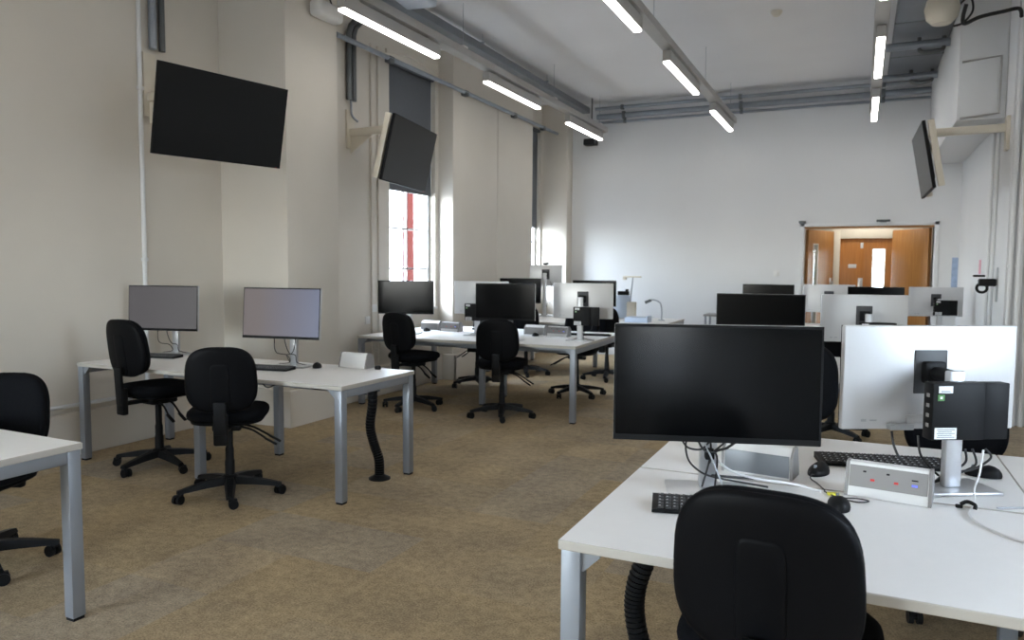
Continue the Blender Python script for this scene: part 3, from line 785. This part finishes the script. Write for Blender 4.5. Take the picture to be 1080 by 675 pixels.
# seen from behind: plain slate back plate
o = MB().box((.221, .003, .075), (0, .0515, .045), .001).build('slate_back_plate', M['boxdark'], bpy.data.objects['socket_box.001'])
power_box('white socket box on right end of the left wall desk', -3.26, 4.35, rad(-3), 'boxwhite')
power_box('grey socket box left on the middle desk', -4.48, 7.42, rad(178), 'boxdark')
MB().box((.221, .003, .075), (0, .0515, .045), .001).build('grey_back_plate', M['boxgrey'], bpy.data.objects['socket_box.003'])
power_box('white socket box left on the middle desk, beside the grey one', -4.18, 7.34, rad(-3), 'boxgrey')
power_box('grey socket box near chair right on the middle desk', -3.17, 7.42, rad(178), 'boxdark')
MB().box((.221, .003, .075), (0, .0515, .045), .001).build('grey_back_plate', M['boxgrey'], bpy.data.objects['socket_box.005'])
power_box('white socket box right on the middle desk, beside silver monitor', -2.885, 7.36, rad(-3), 'boxgrey')

tag(MB().box((.036, .028, .005), (-.055, 2.565, SZ+.003), .001, Rz(.2)).build('yellow_tag', M['yellow']), 'small yellow tag on the front right desk', 'tag')
t = thing('white_cable', 'white cable trailing from the mini computer over the desk edge side', 'cable', (0, 0, 0))
MB().tube([(.372, 2.74, .885), (.36, 2.70, .82), (.345, 2.68, .77), (.347, 2.655, .738), (.335, 2.60, .737), (.322, 2.57, .735), (.315, 2.51, .7345), (.335, 2.43, .7345), (.39, 2.35, .7345), (.48, 2.29, .7345), (.60, 2.26, .7345), (.8, 2.3, .7345)], .0032, 7).build('cable_run', M['whitecable'], t)
tag(MB().tube([(.30, 2.585, .745), (.315, 2.58, .756), (.335, 2.575, .75), (.335, 2.57, .738)], .006, 8).box((.02, .014, .01), (.296, 2.59, .737), .003).build('cable_clip', M['black']), 'black cable clip holding the white cable', 'clip')
tag(MB().tube([(.40, 2.63, .7345), (.47, 2.665, .7345), (.60, 2.70, .7345), (.85, 2.68, .7345)], .003, 7).build('thin_cable', M['greycable']), 'thin pale cable lying along the desk seam at the right', 'cable')
tag(MB().lathe([(.0001, .001), (.022, .001), (.022, .02), (.016, .026), (.0001, .026)], (-3.06, 4.33, SZ), n=16).build('cable_grommet', M['black']), 'small black cable grommet beside white socket box', 'grommet')
tag(MB().lathe([(.0001, .001), (.045, .001), (.045, .02), (.03, .03), (.0001, .03)], (-4.40, 10.62, SZ), n=20).build('black_puck', M['black']), 'small black puck on the far left desk', 'puck')

# cable spines hanging from desks to the floor
def spine(label, pts, top):
    t = thing('cable_spine', label, 'cable riser', pts[-1], 0, 'black cable risers under the desks')
    loc = Vector(pts[-1]); P = [Vector(p)-loc for p in pts]
    mb = MB(); Q = []
    for i in range(len(P)-1):
        p0 = P[max(i-1, 0)]; p1 = P[i]; p2 = P[i+1]; p3 = P[min(i+2, len(P)-1)]
        for k in range(7):
            q = k/7
            Q.append(.5*((2*p1)+(p2-p0)*q+(2*p0-5*p1+4*p2-p3)*q*q+(3*p1-p0-3*p2+p3)*q**3))
    Q.append(P[-1])
    for k in range(len(Q)-1):
        a, b = Q[k], Q[k+1]; d = b-a
        mb.cyl(a, a+d*.86, .034, .031, n=14); mb.cyl(a+d*.8, b, .022, n=10)
    mb.build('vertebra', M['black'], t)
    MB().lathe([(.0001, .0), (.075, .0), (.075, .008), (.05, .02), (.036, .03), (.0001, .03)], n=24).build('floor_foot', M['black'], t)
    return t
spine('black flexible cable riser under the left wall desk', [(-3.0, 4.18, .70), (-3.0, 4.18, .52), (-3.02, 4.18, .36), (-2.99, 4.18, .24), (-2.95, 4.18, .14), (-2.945, 4.18, .03), (-2.945, 4.18, 0)], .7)
spine('black flexible cable riser under the front right desk', [(-.575, 2.28, .66), (-.58, 2.28, .56), (-.615, 2.28, .44), (-.62, 2.28, .34), (-.59, 2.28, .22), (-.54, 2.29, .13), (-.51, 2.30, .03), (-.51, 2.30, 0)], .7)
# loose cables under the left wall desk
t = thing('hanging_cable', 'black cable drooping under the middle of the left wall desk', 'cable', (0, 0, 0))
MB().tube([(-3.96, 4.08, .70), (-3.90, 4.08, .62), (-3.84, 4.08, .58), (-3.74, 4.08, .62), (-3.62, 4.08, .66), (-3.4, 4.08, .60), (-3.2, 4.08, .66), (-3.09, 4.08, .69)], .005, 7).build('cable_run', M['cable'], t)

# document camera, pale tray and gooseneck on the far left desk
t = thing('document_camera', 'beige document camera on a thin post, far left desk', 'document camera', (-2.86, 10.12, SZ), 0)
MB().box((.12, .10, .26), (-.02, 0, .131), .012).build('camera_base', M['beige'], t)
MB().cyl((-.04, 0, .26), (-.01, 0, .60), .011, .009).build('post', M['greycable'], t)
MB().box((.26, .035, .022), (-.02, 0, .61), .008).box((.05, .04, .05), (-.125, 0, .59), .012).build('camera_head', M['beige'], t)
tag(MB().box((.30, .22, .07), (-2.72, 9.86, SZ+.036), .006).box((.02, .22, .09), (-2.565, 9.86, SZ+.046), .004).build('document_tray', M['palblue']), 'pale blue document tray below the document camera', 'tray')
t = thing('gooseneck_lamp', 'grey curved gooseneck lamp beside the document camera', 'lamp', (-2.50, 10.3, SZ), 0)
MB().lathe([(.0001, .0005), (.045, .0005), (.045, .012), (.014, .02), (.0001, .02)], n=18).build('lamp_base', M['greycable'], t)
MB().tube([(0, 0, .01), (0, 0, .14), (-.02, 0, .24), (-.09, 0, .285), (-.17, 0, .285), (-.23, 0, .25)], .011, 10).build('gooseneck', M['greycable'], t)
MB().cyl((-.15, 0, .285), (-.235, 0, .248), .018, .022).build('lamp_head', M['galvdark'], t)
t = thing('display_panel', 'pale grey panel standing behind the far dark screen', 'panel', (-3.13, 10.46, SZ), 0)
MB().box((.30, .012, .33), (0, 0, .175), .004).build('panel_face', M['palblue'], t)
MB().box((.2, .12, .01), (0, 0, .0055), .002).build('panel_foot', M['shellrough'], t)
tag(MB().box((.16, .06, .055), (-3.10, 10.46, SZ+.342+.028), .004).box((.035, .05, .03), (-3.05, 10.46, SZ+.342+.07), .004).build('black_receiver', M['black']), 'small black receiver box on top of the pale panel', 'receiver')
# small side table by the back wall
t = thing('side_table', 'small white side table against the back wall', 'table', (-1.9, 11.72, 0), 0)
MB().box((.5, .45, .03), (0, 0, .755), .003).build('tabletop', M['boxgrey'], t)
for sx in (-1, 1):
    for sy_ in (-1, 1): MB().span((sx*.22-.015, sy_*.19-.015, 0), (sx*.22+.015, sy_*.19+.015, .74), .002).build('leg', M['silver'], t)

# ------------------------------------------------------------------ televisions on brackets
def tv(label, c, yaw_, tilt, rollv, wall_pt, wall_n, plate_z, w=1.1, h=.635, deep=False, gusset=True):
    cyy, syy = math.cos(yaw_), math.sin(yaw_)
    u = Vector((cyy, syy, 0)); n = Vector((syy, -cyy, 0)); up = Vector((0, 0, 1))
    n2 = n*math.cos(tilt)-up*math.sin(tilt); up2 = up*math.cos(tilt)+n*math.sin(tilt)
    u3 = u*math.cos(rollv)+up2*math.sin(rollv); up3 = up2*math.cos(rollv)-u*math.sin(rollv)
    Rm_ = Matrix((u3, -n2, up3)).transposed()     # local x right, y away from viewer, z up
    t = thing('wall_mounted_tv', label, 'television', tuple(c), 0, 'wall screens on brackets')
    def at(o): o.rotation_euler = Rm_.to_euler(); return o
    hs = at(MB().box((w, .03, h), (0, .016, 0), .004).box((w*.7, .03, h*.6), (0, .04, -.03), .012).build('tv_housing', M['black'], t))
    MB().box((w-.016, .002, h-.02), (0, .0005, .003)).build('screen', M['tvscreen'], hs)
    MB().box((.012, .004, .003), (w*.46, -.0005, -h/2+.004)).build('standby_light', M['red'], hs)
    fx = w/2-.03 if deep else .27; fd = .055 if deep else .05
    bk = at(MB().box((.05, fd, h*.98), (-fx, .05+fd/2, 0), .004).box((.05, fd, h*.98), (fx, .05+fd/2, 0), .004).box((fx*2, .03, .07), (0, .085, .1), .004).build('mount_frame', M['beige'], t))
    C = Vector(c); wp = Vector(wall_pt); wn = Vector(wall_n)
    head = C-n2*.10+up3*.27
    wz0, wz1 = plate_z
    pl = MB().span((-.0, -.06, wz0), (.03, .06, wz1), .004) if wn.x > 0 else MB().span((-.03, -.06, wz0), (0, .06, wz1), .004)
    p = pl.build('wall_plate', M['beige'], t); p.location = (wp.x-C.x, wp.y-C.y, -C.z)
    a = wp+wn*.03; a.z = head.z
    ar = MB(); d = head-a
    q = Vector((1, 0, 0)).rotation_difference(d.normalized()).to_matrix()
    ar.box((d.length, .06, .075), (a+head)/2-C, .006, q)
    # gusset below the arm at the wall
    s_ = wn.x; b = a-C
    ar2 = MB(); ar2.prism([(b.x, b.z), (b.x+s_*.34, b.z), (b.x, b.z-.22)], b.y-.012, b.y+.012, axis='y')
    ar.build('bracket_arm', M['beige'], t); ar2.build('bracket_gusset', M['beige'], t) if gusset else ar2.bm.free()
    return t
tv('large black television on the near left wall, tilted downwards', (-4.39, 4.262, 2.555), rad(81.2), rad(11.9), rad(.9), (XL+.0005, 4.43, 0), (1, 0, 0), (2.68, 3.2))
tv('dark television tilted in front of the middle window', (-4.17, 6.5, 2.58), rad(99.7), rad(12.8), rad(-.5), (-4.9695, 6.53, 0), (1, 0, 0), (2.70, 3.10), deep=True)
tv('television seen nearly edge on by the right wall', (.51, 8.55, 2.53), rad(-88.8), rad(10.4), rad(.4), (XR-.0005, 8.5, 0), (-1, 0, 0), (2.6, 2.92), deep=True, gusset=False)

# ------------------------------------------------------------------ pipes and conduits on walls
def pipe(label, pts, r, m, smooth=False, clips=(), group=None, name='vertical_pipe', n=10):
    t = thing(name, label, 'pipe', (0, 0, 0), 0, group)
    MB().tube(pts, r, n, smooth=smooth).build('pipe_run', M[m], t)
    for c in clips: MB().box(c[1], c[0], .004).build('pipe_clip', M[m], t)
    return t
pipe('thin white vertical pipe on the near left wall', [(XL+.02, 4.34, .36), (XL+.02, 4.345, CZ-.005)], .018, 'whitepipe', clips=[((XL+.02, 4.343, z), (.03, .05, .03)) for z in (1.5, 2.9)])
for k, y in enumerate((4.46, 4.55)):
    pipe('dark grey conduit above the near left television, ' + ('left one' if k == 0 else 'right one'), [(XL+.04, y, 3.24), (XL+.04, y, CZ-.005)], .034 if k == 0 else .026, 'galvdark' if k else 'galv', name='vertical_conduit', group='conduits above the left television')
for k, y in enumerate((6.49, 6.57)):
    pipe('dark conduit above the window television bracket, ' + ('left one' if k == 0 else 'right one'), [(-4.93, y, 3.2), (-4.93, y, 3.88), (-4.90, y, 3.96), (-4.84, y, 4.0)], .03, 'galvdark', name='vertical_conduit', group='conduits above the window television')
pipe('thin grey cable looping onto the window television bracket', [(-4.93, 6.52, 3.2), (-4.92, 6.52, 3.05), (-4.87, 6.56, 2.98)], .012, 'galv', smooth=True, name='bracket_cable')
for y, w in ((6.93, .03), (7.05, .02)):
    t = thing('cable_trunking', 'pale vertical trunking left of the middle window, ' + ('wider strip' if w > .025 else 'narrow strip'), 'trunking', (-4.969, y, 0), 0, 'vertical trunking by the middle window')
    MB().span((0, -w, .36), (.025, w, 3.9), .003).build('trunking_cover', M['cream'], t)
    MB().span((.0, -w-.004, 2.0), (.028, w+.004, 2.03), .002).build('trunking_joint', M['cream'], t)
for y, z in ((6.93, .99), (6.83, .86)):
    t = thing('wall_socket', 'white wall socket under the window trunking, ' + ('upper' if z > .9 else 'lower') + ' of two', 'socket', (-4.969+.0255*(z > .9), y, z), 0, 'wall sockets beside window trunking')
    MB().box((.012, .086, .086), (.006, 0, 0), .004).build('socket_plate', M['boxwhite'], t)
    MB().box((.004, .03, .012), (.0135, 0, .012), .001).build('socket_switch', M['boxwhite'], t)
pipe('white heating pipe running low along the left wall', [(XL+.03, YF+.1, .385), (XL+.03, 5.13, .385)], .016, 'whitepipe', name='heating_pipe', clips=[((XL+.026, y, .375), (.05, .03, .05)) for y in (3.0, 4.15)])
for k, (xx, r) in enumerate(((1.262, .02), (1.33, .028), (1.40, .02))):
    pipe('white vertical pipe at right photo edge, ' + ('left', 'middle', 'right')[k] + ' of three', [(xx, YP-.035, 0.001), (xx, YP-.035, CZ-.002)], r, 'whitepipe', name='vertical_pipe', group='white pipes at the right edge', clips=[((xx, YP-.025, z), (r*2.4, .05, .03)) for z in (1.5, 3.0)])
for k, y in enumerate((8.98, 9.3)):
    pipe('thin vertical conduit on the right wall, ' + ('nearer' if k == 0 else 'farther') + ' of two', [(XR-.016, y, .001), (XR-.016, y, 2.945)], .014, 'whitepipe', name='vertical_conduit', group='conduits on right wall')
pipe('thin grey conduit bent square on the right bulkhead', [(.84, 8.735, 3.52), (1.17, 8.735, 3.55), (1.17, 8.735, 3.0), (.84, 8.735, 2.97)], .012, 'trunk', name='bent_conduit')

# black holder with a hooked ring on the right wall
t = thing('wall_mounted_holder', 'black holder with a round hook on the right wall', 'holder', (XR-.0005, 8.72, 1.32), 0)
MB().box((.012, .06, .34), (-.006, 0, 0), .003).build('back_strip', M['shellrough'], t)
MB().box((.15, .10, .075), (-.088, 0, .02), .015).box((.10, .08, .02), (-.16, 0, .085), .006).build('holder_body', M['black'], t)
MB().tube([(-.13+.045*math.cos(a*PI/8), 0, -.035+.045*math.sin(a*PI/8)) for a in range(17)], .014, 8, smooth=False).build('hook_ring', M['black'], t)
tag(MB().span((XR-.003, 9.9, 1.42), (XR-.0005, 10.05, 1.58)).build('notice_sign', M['pink']), 'small pink notice on right wall near black holder', 'notice')
t = thing('notice_sign', 'tall blue notice on the back wall in the right corner', 'notice', (1.19, YB-.001, 1.38), 0)
MB().box((.075, .004, .52), (0, -.002, 0), .001).build('notice_sheet', M['blueposter'], t)
t = thing('light_switch', 'white light switch on the back wall left of the doors', 'switch', (-1.17, YB-.0005, 1.4), 0)
MB().box((.085, .01, .09), (0, -.005, 0), .003).build('switch_plate', M['boxwhite'], t)
MB().box((.02, .006, .03), (.01, -.012, 0), .002, Rx(.15)).build('rocker', M['boxwhite'], t)

# ------------------------------------------------------------------ ceiling services
LZ = 3.5
def make_light():
    t = thing('linear_ceiling_light', '', 'ceiling light', (0, 0, 0), 0, 'linear ceiling lights under the trunking')
    MB().span((-.04, -.75, .022), (.04, .75, .125), .004).build('light_body', M['trunk'], t)
    MB().span((-.034, -.748, 0), (.034, .748, .0215), .008).build('diffuser', M['tube'], t)
    for s_ in (-1, 1): MB().box((.05, .04, .02), (0, s_*.55, .135), .003).build('fixing_bracket', M['trunk'], t)
    return t
light0 = None
cols_ = {'left': (-3.85, 'left'), 'middle': (-1.83, 'middle'), 'right': (.09, 'right')}
names = {5.72: 'nearest lit', 8.27: 'second lit', 10.82: 'farthest lit', 3.17: 'third row back', .62: 'fourth row back', -1.93: 'rearmost'}
for nm, (x, _) in cols_.items():
    for yc in (10.82, 8.27, 5.72, 3.17, .62, -1.93):
        lab = {10.82: 'lit linear tube of the %s track, farthest, by the back wall', 8.27: 'lit linear tube of the %s track, second from back wall', 5.72: 'lit linear tube of the %s track, third from back wall', 3.17: 'lit linear tube of the %s track, fourth from back wall', .62: 'lit linear tube of the %s track, fifth from back wall', -1.93: 'lit linear tube of the %s track, sixth from back wall'}[yc] % nm
        if light0 is None:
            light0 = make_light(); light0.location = (x, yc, LZ); light0['label'] = lab
        else: dup(light0, (x, yc, LZ), 0, lab)
for nm, (x, _) in cols_.items():
    t = thing('ceiling_light_trunking', 'long grey trunking carrying the %s row of tubes' % nm, 'trunking', (x, 0, LZ), 0, 'light trunking under the ceiling')
    MB().span((-.06, YF+.2, .146), (.06, 11.75, .225), .004).build('trunking_rail', M['trunk'], t)
    MB().span((-.04, 11.752, .15), (.04, 11.78, .22), .003).build('end_cap', M['boxwhite'], t)
    for yy in (1.9, 4.45, 7.0, 9.55, 11.5):
        MB().cyl((0, yy, .225), (0, yy, CZ-LZ-.001), .0025, n=6).build('hanger_rod', M['galv'], t)
        MB().box((.07, .10, .035), (0, yy, .243), .005).build('junction_cover', M['boxwhite'], t)

# cable tray turning from the left side along the back wall
def tray(name, label, pts, w, h, cat='cable tray', m='galv'):
    t = thing(name, label, cat, (0, 0, 0), 0)
    mb = MB()
    for a, b in zip(pts, pts[1:]):
        lo = [min(a[i], b[i]) for i in range(3)]; hi = [max(a[i], b[i]) for i in range(3)]
        lo[0] -= w/2 if a[0] == b[0] else 0; hi[0] += w/2 if a[0] == b[0] else 0
        lo[1] -= w/2 if a[1] == b[1] else 0; hi[1] += w/2 if a[1] == b[1] else 0
        mb.span((lo[0], lo[1], lo[2]), (hi[0], hi[1], lo[2]+h), .004)
    mb.build('tray_channel', M[m], t)
    return t
t = tray('ceiling_cable_tray', 'wide grey cable tray along the left side of ceiling', [(-4.22, YF+.2, 4.0), (-4.22, 11.85, 4.0)], .17, .09, m='traygrey')
for yy in (2, 4, 6, 8, 10): MB().box((.2, .03, .02), (-4.22, yy, 4.1), .003).cyl((-4.14, yy, 4.11), (-4.14, yy, CZ-.001), .003, n=6).build('hanger_bracket', M['galv'], t)
for k, (z, y, r, lab) in enumerate(((4.07, 11.90, .028, 'upper grey conduit along top of the back wall'), (3.96, 12.0, .045, 'thick middle grey conduit along top of the back wall'), (3.87, 12.05, .02, 'lower thin conduit along top of the back wall'))):
    t = pipe(lab, [(-4.06, y, z), (.80, y, z)], r, 'galv', name='ceiling_conduit', group='conduits along the back wall')
    for xx in (-3.6, -1.75, .2): MB().box((.05, r*2.6, r*2.6), (xx, y, z), .006).build('conduit_clip', M['galvdark'], t)
t = pipe('grey conduit below the left row of tubes along the piers', [(-4.69, 5.98, 3.70), (-4.69, 11.80, 3.70)], .026, 'galv', name='ceiling_conduit')
for yy in (6.9, 8.6, 10.1, 11.2): MB().box((.07, .10, .07), (-4.70, yy, 3.69), .008).build('conduit_clip', M['galvdark'], t)
for k, y in enumerate((9.6, 11.1)):
    t = pipe('thick grey conduit from right light row to bulkhead, ' + ('nearer' if k == 0 else 'farther') + ' of two', [(.17, y, 3.96), (.80, y, 3.96)], .045, 'galv', name='ceiling_conduit', group='conduits crossing to the right bulkhead')
    MB().tube([(.50, y, 4.04), (.50, y, 3.94), (.53, y, 3.88), (.70, y, 3.88), (.74, y, 3.92), (.74, y, 4.03)], .022, 8).build('support_hook', M['galvdark'], t)
t = thing('ceiling_duct', 'broad dark grey duct between right light row and bulkhead', 'duct', (0, 0, 0))
MB().span((.24, 5.6, 4.05), (.80, 11.80, CZ-.001), .006).build('duct_body', M['traygrey'], t)
dj = MB()
for yy in (6.8, 8.2, 9.0, 10.4): dj.span((.235, yy, 4.045), (.805, yy+.03, 4.06))
dj.build('duct_joint', M['galvdark'], t)
# boxy ceiling units
t = thing('ceiling_projector', 'blue grey boxy projector hung above the left row of tubes', 'projector', (-3.60, 5.64, 3.745), rad(8))
MB().box((.30, .40, .22), (0, 0, .11), .03, seg=3).build('projector_case', M['projector'], t)
MB().cyl((0, -.21, .09), (0, -.235, .09), .045).build('lens', M['blackgloss'], t)
MB().cyl((0, 0, .22), (0, 0, CZ-3.745-.001), .03, n=10).build('ceiling_pole', M['galvdark'], t)
t = thing('ceiling_speaker', 'white rounded unit high on the near pier', 'speaker', (-4.634, 5.68, 3.80), 0)
MB().box((.14, .36, .15), (.072, 0, 0), .045, seg=4).build('speaker_case', M['boxwhite'], t)
MB().tube([(.06, -.08, .07), (.07, -.09, .16), (.05, .02, .2), (.03, .1, .15), (.05, .12, .07)], .007, 6).build('speaker_lead', M['cable'], t)
t = thing('ceiling_speaker', 'small black speaker below the farthest left tube', 'speaker', (-4.035, 11.62, 3.44), 0)
MB().box((.20, .16, .10), (0, 0, .05), .01).build('speaker_case', M['black'], t)
MB().cyl((0, .04, .10), (0, .04, CZ-3.44-.001), .012, n=8).build('ceiling_pole', M['galvdark'], t)
t = thing('ceiling_speaker', 'cream dome speaker hanging high at the right', 'speaker', (.60, 8.15, 3.75), 0)
MB().lathe([(.0001, 0), (.08, 0), (.13, .05), (.15, .14), (.13, .22), (.08, .25), (.0001, .25)], n=24).build('speaker_dome', M['beige'], t)
MB().cyl((0, 0, .25), (0, 0, 4.05-3.75-.002), .02, n=8).build('ceiling_pole', M['galvdark'], t)
MB().tube([(.14, 0, .16), (.22, 0, .22), (.25, .02, .10), (.18, .03, .0), (.10, 0, -.03)], .010, 7).build('speaker_lead', M['cable'], t)
t = thing('ceiling_cable', 'thick black cable looping from the cream speaker to right pipes', 'cable', (0, 0, 0))
MB().tube([(.78, 8.0, 3.86), (.76, 8.03, 3.76), (.78, 8.08, 3.71), (.90, 8.1, 3.76), (1.08, 8.12, 3.79), (1.2, 8.12, 3.80), (1.235, 8.2, 3.75)], .017, 8).build('cable_run', M['cable'], t)
t = thing('smoke_detector', 'round smoke detector on the ceiling', 'smoke detector', (-.91, 8.57, CZ-.001), 0)
MB().lathe([(.0001, -.05), (.03, -.05), (.05, -.03), (.06, -.012), (.06, 0), (.0001, 0)], n=20).build('detector_body', M['beige'], t)
for k, (x, y) in enumerate(((-2.0, 8.9), (-3.0, 10.2))):
    pass

# lobby lamp, added out of view to light the lobby and its doors
t = thing('added_lobby_ceiling_lamp', 'added white lamp panel on lobby ceiling, unseen behind the oak doors', 'ceiling light', (0.05, 12.75, 2.449), 0)
MB().span((-.5, -.15, -.03), (.5, .15, 0), .004).build('lamp_body', M['boxwhite'], t)
MB().span((-.48, -.13, -.034), (.48, .13, -.0305)).build('diffuser', emat('added_lobby_diffuser', (1, .93, .82), 9.), t)

# ------------------------------------------------------------------ daylight
w = bpy.data.worlds.new('sky'); sc.world = w; w.use_nodes = True
nt = w.node_tree; nt.nodes.clear()
out = nt.nodes.new('ShaderNodeOutputWorld'); bg = nt.nodes.new('ShaderNodeBackground')
sky = nt.nodes.new('ShaderNodeTexSky'); sky.sky_type = 'NISHITA'; sky.sun_disc = False; sky.sun_elevation = rad(40); sky.sun_rotation = rad(200)
mx = nt.nodes.new('ShaderNodeMix'); mx.data_type = 'RGBA'; mx.inputs[0].default_value = .93
mx.inputs[7].default_value = (.86, .92, 1.0, 1)
nt.links.new(sky.outputs[0], mx.inputs[6]); nt.links.new(mx.outputs[2], bg.inputs['Color']); nt.links.new(bg.outputs[0], out.inputs[0])
bg.inputs['Strength'].default_value = 30.0
for n, (x, y0, y1, z0, z1) in WIN.items():
    ld = bpy.data.lights.new('window_portal', 'AREA'); ld.shape = 'RECTANGLE'; ld.size = z1-z0; ld.size_y = y1-y0
    ld.cycles.is_portal = True
    lo = bpy.data.objects.new('window_portal', ld); COL.objects.link(lo)
    sg = -1 if n == 6 else 1
    lo.location = (x-.32*sg, (y0+y1)/2, (z0+z1)/2); lo.rotation_euler = (0, -PI/2*sg, 0)

ld = bpy.data.lights.new('window_portal', 'AREA'); ld.shape = 'RECTANGLE'; ld.size = FW[1]-FW[0]; ld.size_y = 2.9
ld.cycles.is_portal = True
lo = bpy.data.objects.new('window_portal', ld); COL.objects.link(lo)
lo.location = ((FW[0]+FW[1])/2, YF-.32, 2.35); lo.rotation_euler = (PI/2, 0, 0)
ld = bpy.data.lights.new('window_portal', 'AREA'); ld.shape = 'RECTANGLE'; ld.size = FV[1]-FV[0]; ld.size_y = FV[3]-FV[2]
ld.cycles.is_portal = True
lo = bpy.data.objects.new('window_portal', ld); COL.objects.link(lo)
lo.location = ((FV[0]+FV[1])/2, YF-.32, (FV[2]+FV[3])/2); lo.rotation_euler = (PI/2, 0, 0)
sd = bpy.data.lights.new('sun', 'SUN'); sd.energy = 6.; sd.angle = .02; so = bpy.data.objects.new('sun', sd); COL.objects.link(so)
so.rotation_euler = (Vector((-.72, -.12, -.68)).to_track_quat('-Z', 'Y')).to_euler()
# ------------------------------------------------------------------ view
vs = sc.view_settings
sc.display_settings.display_device = 'sRGB'
vs.view_transform = 'Standard'; vs.look = 'None'; vs.gamma = 1.; vs.exposure = .15; vs.use_curve_mapping = False
sc.cycles.max_bounces = 10; sc.cycles.diffuse_bounces = 6; sc.cycles.glossy_bounces = 4; sc.cycles.transparent_max_bounces = 16
sc.cycles.sample_clamp_indirect = 6.
sc.cycles.use_denoising = True
